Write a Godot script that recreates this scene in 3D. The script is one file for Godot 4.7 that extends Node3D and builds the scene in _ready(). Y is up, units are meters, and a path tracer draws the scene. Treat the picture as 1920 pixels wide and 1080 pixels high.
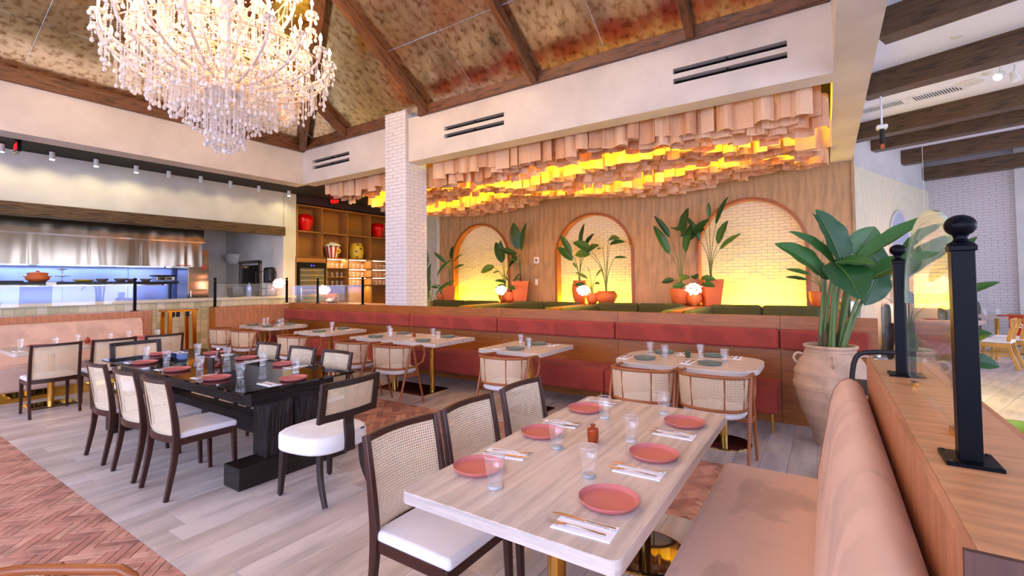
extends Node3D

# ---------------------------------------------------------------- geometry
class Geo:
	var v := PackedVector3Array()
	var n := PackedVector3Array()
	var t := PackedVector2Array()
	var ix := PackedInt32Array()

	static func puv(p: Vector3, nn: Vector3, g: int, off: Vector2) -> Vector2:
		var a := nn.abs()
		var ax := 0 if a.x >= a.y and a.x >= a.z else (1 if a.y >= a.z else 2)
		if ax == g:
			return Vector2(p[(g + 1) % 3], p[(g + 2) % 3]) + off
		return Vector2(p[g], p[3 - g - ax]) + off

	func quad(a: Vector3, b: Vector3, c: Vector3, d: Vector3, g := 0, off := Vector2.ZERO) -> void:
		var nn := (c - a).cross(d - b).normalized()
		var s := v.size()
		for p: Vector3 in [a, b, c, d]:
			v.append(p); n.append(nn); t.append(puv(p, nn, g, off))
		ix.append_array([s, s + 2, s + 1, s, s + 3, s + 2])

	func tri(a: Vector3, b: Vector3, c: Vector3, g := 0, off := Vector2.ZERO) -> void:
		var nn := (b - a).cross(c - a).normalized()
		var s := v.size()
		for p: Vector3 in [a, b, c]:
			v.append(p); n.append(nn); t.append(puv(p, nn, g, off))
		ix.append_array([s, s + 2, s + 1])

	func box(c: Vector3, s: Vector3, g := 0, off := Vector2.ZERO) -> Geo:
		slab(c, s, 0.0, g, off)
		return self

	# box whose upper edges are chamfered by ch
	func slab(c: Vector3, s: Vector3, ch := 0.0, g := 0, off := Vector2.ZERO) -> Geo:
		var h := s / 2
		var q := []
		for k in 3:
			var y: float = [-h.y, h.y - ch, h.y][k]
			var i := ch if k == 2 else 0.0
			for e: Vector2 in [Vector2(-1, 1), Vector2(1, 1), Vector2(1, -1), Vector2(-1, -1)]:
				q.append(c + Vector3(e.x * (h.x - i), y, e.y * (h.z - i)))
		quad(q[3], q[2], q[1], q[0], g, off)
		for k in (2 if ch > 0 else 1):
			for j in 4:
				var m := (j + 1) % 4
				quad(q[k * 4 + j], q[k * 4 + m], q[k * 4 + 4 + m], q[k * 4 + 4 + j], g, off)
		quad(q[8], q[9], q[10], q[11], g, off)
		return self

	# box with rounded edges of radius r; puff domes the top
	func rbox(c: Vector3, s: Vector3, r: float, g := 0, off := Vector2.ZERO, puff := 0.0, fine := 1) -> Geo:
		var h := s / 2
		r = minf(r, minf(h.x, minf(h.y, h.z)) - 0.0001)
		var L := []
		for a in 3:
			var l := [-h[a]]
			for k in fine:
				l.append(-h[a] + r * (1.0 - tan((1.0 - (k + 1.0) / (fine + 1.0)) * PI / 4)) if fine > 1 else -h[a] + r)
			if fine > 1: l.append(-h[a] + r)
			if puff > 0:
				l.append((-h[a] + r) * 0.5); l.append(0.0)
			var m: Array = l.duplicate()
			m.reverse()
			for x: float in m:
				if x != 0.0: l.append(-x)
			L.append(l)
		for ax in 3:
			var ua := (ax + 1) % 3
			var ub := (ax + 2) % 3
			for sg: float in [-1.0, 1.0]:
				var s0 := v.size()
				var A: Array = L[ua]
				var B: Array = L[ub]
				for x: float in A:
					for y: float in B:
						var p := Vector3()
						p[ax] = sg * h[ax]; p[ua] = x; p[ub] = y
						var inn := p.clamp(-(h - Vector3.ONE * r), h - Vector3.ONE * r)
						var d := (p - inn).normalized()
						var w := inn + d * r
						if puff > 0 and w.y > 0:
							w.y += puff * (1 - pow(absf(w.x / h.x), 2.2)) * (1 - pow(absf(w.z / h.z), 2.2)) * w.y / h.y
						var fn := Vector3(); fn[ax] = sg
						v.append(c + w); n.append(d); t.append(puv(c + w, fn, g, off))
				for i in A.size() - 1:
					for j in B.size() - 1:
						var q := [s0 + i * B.size() + j, s0 + (i + 1) * B.size() + j, s0 + (i + 1) * B.size() + j + 1, s0 + i * B.size() + j + 1]
						if sg > 0: ix.append_array([q[0], q[2], q[1], q[0], q[3], q[2]])
						else: ix.append_array([q[0], q[1], q[2], q[0], q[2], q[3]])
		return self

	# rings of equal size; quads face outward when the ring runs counterclockwise seen against the way the rings advance
	func loft(R: Array, closed := true, flat := false, us := 1.0) -> Geo:
		var m: int = R[0].size()
		var cols := m if closed else m - 1
		var ln := []
		var acc := 0.0
		for i in R.size():
			if i > 0: acc += (R[i][0] - R[i - 1][0]).length()
			ln.append(acc * us)
		if flat:
			for i in R.size() - 1:
				var w := 0.0
				for j in cols:
					var k := (j + 1) % m
					var a: Vector3 = R[i][j]; var b: Vector3 = R[i][k]; var c: Vector3 = R[i + 1][k]; var d: Vector3 = R[i + 1][j]
					var nn := (c - a).cross(d - b).normalized()
					var s := v.size()
					var wd := (b - a).length()
					for e in 4:
						v.append([a, b, c, d][e]); n.append(nn)
						t.append(Vector2(ln[i] if e < 2 else ln[i + 1], w + (wd if e == 1 or e == 2 else 0.0)))
					w += wd
					ix.append_array([s, s + 2, s + 1, s, s + 3, s + 2])
			return self
		var s0 := v.size()
		var mm := m + 1 if closed else m
		for i in R.size():
			var w := 0.0
			for jj in mm:
				var j := jj % m
				var a: Vector3 = R[i][(j + 1) % m] if closed or j < m - 1 else R[i][j]
				var b: Vector3 = R[i][(j - 1 + m) % m] if closed or j > 0 else R[i][j]
				var du := a - b
				var dv: Vector3 = R[mini(i + 1, R.size() - 1)][j] - R[maxi(i - 1, 0)][j]
				if du.length() < 1e-7:
					var ii := 1 if i == 0 else i - 1
					du = R[ii][(j + 1) % m] - R[ii][(j - 1 + m) % m]
				v.append(R[i][j]); n.append(du.cross(dv).normalized())
				if jj > 0: w += (R[i][j] - R[i][(jj - 1) % m]).length()
				t.append(Vector2(ln[i], w))
		for i in R.size() - 1:
			for j in cols:
				var q := [s0 + i * mm + j, s0 + i * mm + j + 1, s0 + (i + 1) * mm + j + 1, s0 + (i + 1) * mm + j]
				ix.append_array([q[0], q[2], q[1], q[0], q[3], q[2]])
		return self

	func cap(ring: PackedVector3Array, flip := false) -> void:
		var c := Vector3()
		for p in ring: c += p
		c /= ring.size()
		for j in ring.size():
			var k := (j + 1) % ring.size()
			if flip: tri(c, ring[k], ring[j])
			else: tri(c, ring[j], ring[k])

	# profile of (radius, height) points turned round y; flute(theta, height) scales the radius
	func lathe(prof: Array, segs := 24, at := Vector3.ZERO, flute = null) -> Geo:
		var R := []
		for p: Vector2 in prof:
			var ring := PackedVector3Array()
			for j in segs:
				var th := TAU * j / segs
				var r: float = p.x * (flute.call(th, p.y) if flute != null else 1.0)
				ring.append(at + Vector3(r * cos(th), p.y, -r * sin(th)))
			R.append(ring)
		return loft(R)

	# crisp lathe: the profile is broken into runs at points listed twice
	func lathe2(prof: Array, segs := 24, at := Vector3.ZERO, flute = null) -> Geo:
		var run := []
		for i in prof.size():
			if run.size() > 1 and prof[i] == prof[i - 1]:
				lathe(run, segs, at, flute)
				run = []
			run.append(prof[i])
		if run.size() > 1: lathe(run, segs, at, flute)
		return self

	func tube(pts: Array, rad, segs := 8, closed := false) -> Geo:
		var R := []
		var m := pts.size()
		var nrm := Vector3()
		for i in m:
			var T: Vector3
			if closed: T = (pts[(i + 1) % m] - pts[(i - 1 + m) % m]).normalized()
			else: T = (pts[mini(i + 1, m - 1)] - pts[maxi(i - 1, 0)]).normalized()
			if i == 0:
				nrm = T.cross(Vector3.UP if absf(T.y) < 0.9 else Vector3.RIGHT).normalized()
			nrm = (nrm - T * nrm.dot(T)).normalized()
			var B := T.cross(nrm)
			var r: float = rad if rad is float else rad[i]
			var ring := PackedVector3Array()
			for j in segs:
				var th := TAU * j / segs
				ring.append(pts[i] + (nrm * cos(th) + B * sin(th)) * r)
			R.append(ring)
		if closed:
			R.append(R[0])
			return loft(R)
		loft(R)
		cap(R[0], true)
		cap(R[-1])
		return self

	# rectangular bar with slightly chamfered corners along a polyline; size = (across side, the other way)
	func bar(pts: Array, sizes: Array, side := Vector3.RIGHT, ch := 0.12) -> Geo:
		var R := []
		var m := pts.size()
		for i in m:
			var T: Vector3 = (pts[mini(i + 1, m - 1)] - pts[maxi(i - 1, 0)]).normalized()
			var S := (side - T * side.dot(T)).normalized()
			var B := T.cross(S)
			var z: Vector2 = sizes[mini(i, sizes.size() - 1)] / 2
			var k := minf(z.x, z.y) * ch * 2
			var ring := PackedVector3Array()
			for e: Vector2 in [Vector2(z.x, -z.y + k), Vector2(z.x, z.y - k), Vector2(z.x - k, z.y), Vector2(-z.x + k, z.y), Vector2(-z.x, z.y - k), Vector2(-z.x, -z.y + k), Vector2(-z.x + k, -z.y), Vector2(z.x - k, -z.y)]:
				ring.append(pts[i] + S * e.x + B * e.y)
			R.append(ring)
		loft(R, true, true)
		cap(R[0], true)
		cap(R[-1])
		return self

	# closed outline in (x, y), counterclockwise, pushed out from z0 to z1
	func extrude(prof: PackedVector2Array, z0: float, z1: float, xf := Transform3D(), g := 0, caps := true, smooth := 0.75) -> Geo:
		if Geometry2D.is_polygon_clockwise(prof): prof.reverse()
		var m := prof.size()
		var nr := []
		for j in m:
			var e := prof[(j + 1) % m] - prof[j]
			nr.append(Vector2(e.y, -e.x).normalized())
		for j in m:
			var k := (j + 1) % m
			var na: Vector2 = nr[j]; var nb: Vector2 = nr[j]
			if nr[(j - 1 + m) % m].dot(na) > smooth: na = (na + nr[(j - 1 + m) % m]).normalized()
			if nr[k].dot(nb) > smooth: nb = (nb + nr[k]).normalized()
			var s := v.size()
			for e in 4:
				var p2 := prof[j] if e == 0 or e == 3 else prof[k]
				var p := Vector3(p2.x, p2.y, z0 if e < 2 else z1)
				var n2: Vector2 = na if e == 0 or e == 3 else nb
				var n3 := Vector3(n2.x, n2.y, 0)
				v.append(xf * p); n.append((xf.basis * n3).normalized()); t.append(puv(p, Vector3(nr[j].x, nr[j].y, 0), g, Vector2.ZERO))
			ix.append_array([s, s + 2, s + 1, s, s + 3, s + 2])
		if caps:
			var tr := Geometry2D.triangulate_polygon(prof)
			for w in 2:
				var s := v.size()
				var zn := Vector3(0, 0, 1 if w else -1)
				for p2 in prof:
					var p := Vector3(p2.x, p2.y, z1 if w else z0)
					v.append(xf * p); n.append((xf.basis * zn).normalized()); t.append(puv(p, zn, g, Vector2.ZERO))
				for q in range(0, tr.size(), 3):
					var a := prof[tr[q]]; var b := prof[tr[q + 1]]; var c := prof[tr[q + 2]]
					var ccw := (b - a).cross(c - a) > 0
					if ccw == (w == 1): ix.append_array([s + tr[q], s + tr[q + 2], s + tr[q + 1]])
					else: ix.append_array([s + tr[q], s + tr[q + 1], s + tr[q + 2]])
		return self

	# convex outline in (x, z) from y0 to y1 with a chamfer round the top
	func prism(o: PackedVector2Array, y0: float, y1: float, bev := 0.0, g := 0, off := Vector2.ZERO) -> Geo:
		if not Geometry2D.is_polygon_clockwise(o): o.reverse()
		var m := o.size()
		var R := [PackedVector3Array(), PackedVector3Array(), PackedVector3Array()]
		for j in m:
			var e1 := (o[j] - o[(j - 1 + m) % m]).normalized()
			var e2 := (o[(j + 1) % m] - o[j]).normalized()
			var nn := (Vector2(e1.y, -e1.x) + Vector2(e2.y, -e2.x)).normalized()
			var q := o[j] + nn * bev / maxf(0.4, nn.dot(Vector2(e1.y, -e1.x)))
			R[0].append(Vector3(o[j].x, y0, o[j].y)); R[1].append(Vector3(o[j].x, y1 - bev, o[j].y)); R[2].append(Vector3(q.x, y1, q.y))
		for k in (2 if bev > 0 else 1):
			for j in m:
				var i := (j + 1) % m
				quad(R[k][j], R[k][i], R[k + 1][i], R[k + 1][j], g, off)
		var top: PackedVector3Array = R[2]
		var c := Vector3()
		for p in top: c += p
		c /= m
		var c0 := Vector3(c.x, y0, c.z)
		for j in m:
			tri(c, top[j], top[(j + 1) % m], g, off)
			tri(c0, R[0][(j + 1) % m], R[0][j], g, off)
		return self

	func add(o: Geo, xf := Transform3D()) -> Geo:
		var s := v.size()
		for i in o.v.size():
			v.append(xf * o.v[i]); n.append((xf.basis * o.n[i]).normalized())
		t.append_array(o.t)
		for i in o.ix: ix.append(i + s)
		return self

	func arrays() -> Array:
		var a := []
		a.resize(Mesh.ARRAY_MAX)
		a[Mesh.ARRAY_VERTEX] = v; a[Mesh.ARRAY_NORMAL] = n; a[Mesh.ARRAY_TEX_UV] = t; a[Mesh.ARRAY_TEX_UV2] = t; a[Mesh.ARRAY_INDEX] = ix
		return a

	func mesh() -> ArrayMesh:
		var m := ArrayMesh.new()
		m.add_surface_from_arrays(Mesh.PRIMITIVE_TRIANGLES, arrays())
		return m

static func rrect(w: float, d: float, r: float, k := 5) -> PackedVector2Array:
	var o := PackedVector2Array()
	for c in 4:
		var e: Vector2 = [Vector2(1, 1), Vector2(-1, 1), Vector2(-1, -1), Vector2(1, -1)][c]
		for i in k + 1:
			var a := PI / 2 * (c + float(i) / k)
			o.append(Vector2(e.x * (w / 2 - r) + r * cos(a), e.y * (d / 2 - r) + r * sin(a)))
	return o

static func bez(a: Vector3, b: Vector3, c: Vector3, k := 8) -> Array:
	var o := []
	for i in k + 1:
		var u := float(i) / k
		o.append(a.lerp(b, u).lerp(b.lerp(c, u), u))
	return o

static func spl(pts: Array, k := 6) -> Array:
	var cv := Curve3D.new()
	for i in pts.size():
		var tn: Vector3 = (pts[mini(i + 1, pts.size() - 1)] - pts[maxi(i - 1, 0)]) / 6.0
		cv.add_point(pts[i], -tn, tn)
	var o := []
	for i in (pts.size() - 1) * k + 1:
		o.append(cv.sample(mini(i / k, pts.size() - 2), float(i - mini(i / k, pts.size() - 2) * k) / k))
	return o

# ---------------------------------------------------------------- scene helpers
var taken := {}
var M := {}
var rng := RandomNumberGenerator.new()

func nm(s: String) -> String:
	var k: int = taken.get(s, 0)
	taken[s] = k + 1
	return s if k == 0 else "%s_%03d" % [s, k]

func tag(o: Node, label: String, cat: String, group := "") -> Node:
	o.set_meta("label", label)
	o.set_meta("category", cat)
	if group: o.set_meta("group", group)
	return o

func thing(called: String, label: String, cat: String, at := Vector3.ZERO, turn := 0.0, group := "") -> Node3D:
	var o := Node3D.new()
	o.name = nm(called)
	add_child(o)
	o.position = at
	o.rotation.y = turn
	tag(o, label, cat, group)
	return o

func mi(called: String, mesh: Mesh, mat: Material, parent: Node = null, at := Vector3.ZERO) -> MeshInstance3D:
	var o := MeshInstance3D.new()
	o.mesh = mesh
	if mat: o.material_override = mat
	o.position = at
	if parent == null:
		o.name = nm(called)
		add_child(o)
	else:
		o.name = called
		parent.add_child(o, true)
	return o

func part(p: Node, called: String, g: Geo, mat: Material, at := Vector3.ZERO) -> MeshInstance3D:
	return mi(called, g.mesh(), mat, p, at)

func lone(called: String, g: Geo, mat: Material, label: String, cat: String, at := Vector3.ZERO, group := "") -> MeshInstance3D:
	var o := mi(called, g.mesh(), mat, null, at)
	tag(o, label, cat, group)
	return o

func struct(called: String, g: Geo, mat: Material, at := Vector3.ZERO) -> MeshInstance3D:
	var o := mi(called, g.mesh(), mat, null, at)
	o.set_meta("kind", "structure")
	return o

func stuff(o: Node) -> Node:
	o.set_meta("kind", "stuff")
	return o

func copy(src: Node3D, label: String, at: Vector3, turn := 0.0, group := "") -> Node3D:
	var c: Node3D = src.duplicate()
	var base := String(src.name)
	if base.length() > 4 and base[-4] == "_" and base.substr(base.length() - 3).is_valid_int(): base = base.substr(0, base.length() - 4)
	c.name = nm(base)
	add_child(c)
	c.position = at
	c.rotation = Vector3(0, turn, 0)
	c.set_meta("label", label)
	if group: c.set_meta("group", group)
	return c

func light(l: Light3D, at: Vector3, e: float, c: Color) -> Light3D:
	l.position = at
	l.light_energy = e
	l.light_color = c
	l.shadow_enabled = true
	return l

func omni(at: Vector3, e: float, c: Color, size := 0.03, parent: Node = self) -> void:
	var l := OmniLight3D.new()
	light(l, at, e, c)
	l.light_size = size
	l.omni_range = 20.0
	l.omni_attenuation = 2.0
	l.name = "lamp_light"
	parent.add_child(l, true)

func spot(at: Vector3, to: Vector3, e: float, c: Color, angle := 35.0, size := 0.04) -> void:
	var l := SpotLight3D.new()
	l.name = "lamp_light"
	add_child(l, true)
	light(l, at, e, c)
	l.light_size = size
	l.spot_range = 20.0
	l.spot_attenuation = 2.0
	l.spot_angle = angle
	l.spot_angle_attenuation = 0.6
	l.look_at_from_position(at, to, Vector3.UP if absf((to - at).normalized().y) < 0.95 else Vector3.RIGHT)

func area(at: Vector3, to: Vector3, size: Vector2, e: float, c: Color, up := Vector3.FORWARD) -> void:
	var l := AreaLight3D.new()
	l.name = "daylight"
	add_child(l, true)
	light(l, at, e, c)
	l.area_size = size
	l.area_range = 25.0
	l.area_attenuation = 2.0
	l.look_at_from_position(at, to, Vector3.UP if absf((to - at).normalized().y) < 0.85 else up)

# ---------------------------------------------------------------- materials
func ntex(freq: float, ramp: Array, oct := 4, seed_ := 1, type := FastNoiseLite.TYPE_SIMPLEX_SMOOTH, w := 256, warp := 0.0) -> NoiseTexture2D:
	var f := FastNoiseLite.new()
	f.noise_type = type
	f.frequency = freq
	f.fractal_octaves = oct
	f.seed = seed_
	if warp > 0:
		f.domain_warp_enabled = true
		f.domain_warp_amplitude = warp
	var x := NoiseTexture2D.new()
	x.width = w; x.height = w
	x.seamless = true
	x.noise = f
	var gr := Gradient.new()
	var po := PackedFloat32Array()
	var pc := PackedColorArray()
	for r in ramp:
		po.append(r[0]); pc.append(r[1])
	gr.offsets = po
	gr.colors = pc
	x.color_ramp = gr
	return x

func gray(a: float) -> Color: return Color(a, a, a)

func mat(called: String, c: Color, rough := 0.6, metal := 0.0) -> StandardMaterial3D:
	var m := StandardMaterial3D.new()
	m.resource_name = called
	m.albedo_color = c
	m.roughness = rough
	m.metallic = metal
	M[called] = m
	return m

func wood(called: String, c: Color, rough := 0.45, scale := Vector2(0.5, 7.0), con := 0.3) -> StandardMaterial3D:
	var m := mat(called, c, rough)
	m.albedo_texture = T.grain if con < 0.5 else T.knots
	m.uv1_scale = Vector3(scale.x, scale.y, 1)
	m.detail_enabled = true
	m.detail_albedo = T.fibre
	m.detail_blend_mode = BaseMaterial3D.BLEND_MODE_MUL
	m.detail_uv_layer = BaseMaterial3D.DETAIL_UV_2
	m.uv2_scale = Vector3(1.2, 22, 1)
	return m

func tri_(m: StandardMaterial3D, tex: Texture2D, s: float) -> StandardMaterial3D:
	m.albedo_texture = tex
	m.uv1_triplanar = true
	m.uv1_world_triplanar = true
	m.uv1_scale = Vector3(s, s, s)
	return m

func bump(m: StandardMaterial3D, tex: Texture2D, cm: float) -> StandardMaterial3D:
	m.heightmap_enabled = true
	m.heightmap_texture = tex
	m.heightmap_scale = cm
	return m

func emit(called: String, c: Color, e: float) -> StandardMaterial3D:
	var m := mat(called, c)
	m.emission_enabled = true
	m.emission = c
	m.emission_energy_multiplier = e
	return m

func glass(called: String, c: Color, alpha: float, rough := 0.0, solid := true) -> StandardMaterial3D:
	var m := mat(called, Color(c, alpha), rough)
	if solid:
		m.refraction_enabled = true
		m.refraction_scale = 0.05
	m.transparency = BaseMaterial3D.TRANSPARENCY_ALPHA
	return m

var T := {}

func materials() -> void:
	T.grain = ntex(0.012, [[0.0, gray(0.8)], [0.35, gray(0.9)], [0.6, gray(0.97)], [1.0, gray(1.0)]], 5, 3)
	T.knots = ntex(0.012, [[0.0, gray(0.55)], [0.25, gray(0.74)], [0.42, gray(0.93)], [1.0, gray(1.0)]], 5, 8, FastNoiseLite.TYPE_SIMPLEX_SMOOTH, 256, 20.0)
	T.fibre = ntex(0.03, [[0.0, gray(0.9)], [0.5, gray(0.97)], [1.0, gray(1.0)]], 3, 5)
	T.mottle = ntex(0.01, [[0.0, gray(0.72)], [0.5, gray(0.92)], [1.0, gray(1.0)]], 5, 7)
	T.soft = ntex(0.008, [[0.0, gray(0.9)], [1.0, gray(1.0)]], 4, 9)
	T.bumps = ntex(0.03, [[0.0, gray(0.0)], [1.0, gray(1.0)]], 5, 11)
	T.rough = ntex(0.02, [[0.0, gray(0.0)], [1.0, gray(1.0)]], 5, 12, FastNoiseLite.TYPE_SIMPLEX_SMOOTH, 256, 25.0)
	T.waves = ntex(0.012, [[0.0, gray(0.0)], [1.0, gray(1.0)]], 1, 14)
	T.nap = ntex(0.006, [[0.0, gray(0.86)], [0.25, gray(0.9)], [0.37, gray(0.985)], [1.0, gray(1.0)]], 4, 21, FastNoiseLite.TYPE_SIMPLEX_SMOOTH, 256, 30.0)
	T.patina = ntex(0.012, [[0.0, Color(0.62, 0.5, 0.41)], [0.25, Color(0.72, 0.62, 0.53)], [0.36, Color(0.88, 0.84, 0.77)], [0.48, Color(0.97, 0.95, 0.89)], [1.0, Color(0.99, 0.98, 0.94)]], 7, 31, FastNoiseLite.TYPE_SIMPLEX_SMOOTH, 512, 40.0)
	T.patchy = ntex(0.006, [[0.0, gray(0.22)], [0.4, gray(0.28)], [0.62, gray(0.5)], [1.0, gray(0.6)]], 3, 33)
	# woven cane: a hole in the middle of a 13 mm cell, crossed strands round it
	var im := Image.create(32, 32, false, Image.FORMAT_RGBA8)
	for y in 32:
		for x in 32:
			var p := Vector2(x - 15.5, y - 15.5)
			var hole := maxf(maxf(absf(p.x), absf(p.y)), (absf(p.x) + absf(p.y)) * 0.72) < 8.6
			var k := 0.8 + 0.2 * absf(sin((p.x + (p.y if absf(p.x) > absf(p.y) else -p.y)) * 0.55))
			im.set_pixel(x, y, Color(k, k * 0.97, k * 0.9, 0.0 if hole else 1.0))
	T.cane = ImageTexture.create_from_image(im)
	# leaf: fine side veins
	var lf := Image.create(256, 32, false, Image.FORMAT_RGB8)
	for x in 256:
		var k := 0.7 + 0.3 * absf(sin(x * 0.37)) - 0.12 * float(x % 23 < 2)
		for y in 32:
			lf.set_pixel(x, y, gray(k))
	T.leaf = ImageTexture.create_from_image(lf)

	bump(tri_(mat("plaster", Color(0.83, 0.785, 0.74), 0.8), T.soft, 0.5), T.bumps, 0.15)
	bump(tri_(mat("white_wall", Color(0.84, 0.83, 0.8), 0.75), T.soft, 0.5), T.bumps, 0.15)
	mat("white_brick", Color(0.84, 0.81, 0.81), 0.7)
	mat("cream_brick", Color(0.9, 0.85, 0.7), 0.75)
	mat("joint", Color(0.78, 0.75, 0.73), 0.9)
	mat("grout", Color(0.78, 0.72, 0.72), 0.9)
	mat("black_ceiling", Color(0.09, 0.08, 0.07), 0.8)
	mat("purple_wall", Color(0.2, 0.14, 0.17), 0.8)
	mat("white_ceiling", Color(0.92, 0.93, 0.97), 0.85)
	bump(wood("beam", Color(0.47, 0.29, 0.17), 0.35, Vector2(0.8, 4), 0.6), T.rough, 1.2)
	bump(wood("dark_beam", Color(0.39, 0.28, 0.165), 0.3, Vector2(0.8, 4), 0.6), T.rough, 1.5)
	var i := 0
	for c: Color in [Color(0.87, 0.82, 0.79), Color(0.85, 0.79, 0.75), Color(0.89, 0.84, 0.81), Color(0.84, 0.78, 0.74)]:
		wood("plank%d" % i, c, 0.4, Vector2(0.3, 1.6), 0.3)
		i += 1
	i = 0
	for c: Color in [Color(0.85, 0.62, 0.53), Color(0.8, 0.56, 0.48), Color(0.88, 0.67, 0.57), Color(0.73, 0.5, 0.43)]:
		tri_(mat("terracotta%d" % i, c, 0.5), T.mottle, 2.0)
		i += 1
	wood("oak_top", Color(0.83, 0.6, 0.41), 0.35, Vector2(0.8, 5))
	wood("oak", Color(0.67, 0.37, 0.09), 0.4, Vector2(0.5, 6))
	wood("oak_red", Color(0.79, 0.52, 0.35), 0.4, Vector2(0.5, 6))
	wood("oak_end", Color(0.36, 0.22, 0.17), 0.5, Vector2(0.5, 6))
	wood("veneer_wall", Color(0.78, 0.62, 0.43), 0.5, Vector2(0.3, 2.2))
	wood("shelf_wood", Color(0.68, 0.45, 0.21), 0.45, Vector2(0.4, 7))
	wood("pale_top", Color(0.86, 0.8, 0.75), 0.4, Vector2(0.22, 5.5))
	wood("dark_wood", Color(0.25, 0.115, 0.07), 0.32, Vector2(0.5, 8))
	wood("espresso", Color(0.17, 0.1, 0.075), 0.35, Vector2(0.5, 8))
	wood("teak", Color(0.66, 0.37, 0.18), 0.35, Vector2(0.6, 10))
	wood("yellow_wood", Color(0.9, 0.66, 0.3), 0.4, Vector2(0.6, 8))
	bump(wood("charred", Color(0.12, 0.065, 0.05), 0.38, Vector2(0.6, 6), 0.6), T.rough, 2.0)
	var cn := mat("cane", Color(0.93, 0.87, 0.79), 0.55)
	cn.albedo_texture = T.cane
	cn.transparency = BaseMaterial3D.TRANSPARENCY_ALPHA_SCISSOR
	cn.alpha_scissor_threshold = 0.5
	cn.cull_mode = BaseMaterial3D.CULL_DISABLED
	cn.uv1_scale = Vector3(77, 77, 1)
	var cd := cn.duplicate()
	cd.albedo_color = Color(0.93, 0.85, 0.75)
	M.cane_pale = cd
	for q in [["linen", Color(0.93, 0.9, 0.9)], ["linen_white", Color(0.96, 0.95, 0.94)], ["pink_velvet", Color(0.86, 0.71, 0.62)], ["red_velvet", Color(0.62, 0.22, 0.16)], ["green_velvet", Color(0.27, 0.26, 0.13)], ["grey_velvet", Color(0.52, 0.47, 0.5)], ["pale_velvet", Color(0.84, 0.87, 0.83)]]:
		var m := tri_(mat(q[0], q[1], 0.85), T.nap if q[0] == "pink_velvet" or q[0] == "red_velvet" else T.soft, 1.1)
		m.rim_enabled = true
		m.rim = 0.4
		m.rim_tint = 0.6
	mat("piping", Color(0.6, 0.38, 0.27), 0.7)
	mat("brass", Color(0.86, 0.66, 0.32), 0.14, 1.0)
	mat("gold_mirror", Color(0.9, 0.68, 0.28), 0.06, 1.0)
	mat("gold", Color(0.93, 0.58, 0.16), 0.2, 1.0)
	bump(mat("steel", Color(0.6, 0.55, 0.47), 0.13, 1.0), T.waves, 0.5)
	M.steel.uv1_scale = Vector3(1.1, 0.2, 1)
	mat("chrome", Color(0.86, 0.86, 0.88), 0.08, 1.0)
	mat("cutlery", Color(0.84, 0.78, 0.74), 0.16, 1.0)
	mat("black_steel", Color(0.035, 0.035, 0.05), 0.3, 0.3)
	mat("navy_steel", Color(0.02, 0.02, 0.045), 0.36, 0.0)
	M.navy_steel.metallic_specular = 0.22
	mat("black_glass", Color(0.035, 0.03, 0.02), 0.03)
	M.black_glass.metallic_specular = 0.8
	mat("black", Color(0.02, 0.02, 0.02), 0.6)
	mat("slot", Color(0.006, 0.006, 0.006), 0.9)
	mat("pink_glaze", Color(0.76, 0.42, 0.4), 0.32)
	mat("sage_glaze", Color(0.44, 0.47, 0.42), 0.25)
	mat("napkin", Color(0.95, 0.94, 0.96), 0.9)
	mat("white_plastic", Color(0.92, 0.92, 0.92), 0.5)
	mat("white_metal", Color(0.86, 0.87, 0.84), 0.45)
	mat("blue_tag", Color(0.04, 0.05, 0.35), 0.6)
	glass("tumbler_glass", Color(0.98, 0.99, 1.0), 0.02, 0.0, false)
	M.tumbler_glass.metallic_specular = 0.75
	glass("glass_base", Color(0.98, 0.99, 1.0), 0.35)
	glass("amber_glass", Color(0.85, 0.4, 0.09), 0.25)
	glass("brown_glass", Color(0.5, 0.2, 0.06), 0.35)
	glass("green_glass", Color(0.45, 0.47, 0.3), 0.3)
	glass("crystal", Color(1.0, 0.97, 0.95), 0.4)
	glass("pane", Color(0.93, 0.97, 0.86), 0.05, 0.0, false)
	glass("pane_edge", Color(0.75, 0.85, 0.72), 0.55, 0.05, false)
	M.pane.metallic_specular = 0.65
	bump(tri_(mat("urn_clay", Color(0.82, 0.67, 0.55), 0.8), T.mottle, 1.5), T.bumps, 0.2)
	mat("clay_pot", Color(0.8, 0.41, 0.2), 0.6)
	mat("clay_pot_dark", Color(0.7, 0.34, 0.17), 0.65)
	mat("soil", Color(0.08, 0.05, 0.03), 0.95)
	mat("stem_green", Color(0.33, 0.42, 0.19), 0.5)
	mat("stem_brown", Color(0.36, 0.27, 0.16), 0.7)
	for q in [["leaf_dark", Color(0.15, 0.34, 0.16)], ["leaf_mid", Color(0.24, 0.44, 0.19)], ["leaf_light", Color(0.42, 0.56, 0.22)]]:
		var m := mat(q[0], q[1], 0.4)
		m.albedo_texture = T.leaf
		m.uv1_scale = Vector3(3.2, 4, 1)
		m.backlight_enabled = true
		m.backlight = Color(0.12, 0.2, 0.06)
		m.cull_mode = BaseMaterial3D.CULL_DISABLED
	i = 0
	for c: Color in [Color(0.91, 0.7, 0.53), Color(0.87, 0.64, 0.47), Color(0.93, 0.75, 0.59)]:
		var m := mat("strip%d" % i, c, 0.55)
		m.albedo_texture = T.fibre
		m.uv1_scale = Vector3(0.5, 14, 1)
		m.backlight_enabled = true
		m.backlight = Color(0.4, 0.26, 0.12)
		m.cull_mode = BaseMaterial3D.CULL_DISABLED
		i += 1
	i = 0
	for c: Color in [Color(0.87, 0.84, 0.7), Color(0.81, 0.79, 0.63), Color(0.91, 0.88, 0.78), Color(0.76, 0.74, 0.58)]:
		mat("zellige%d" % i, c, 0.2)
		i += 1
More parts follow.
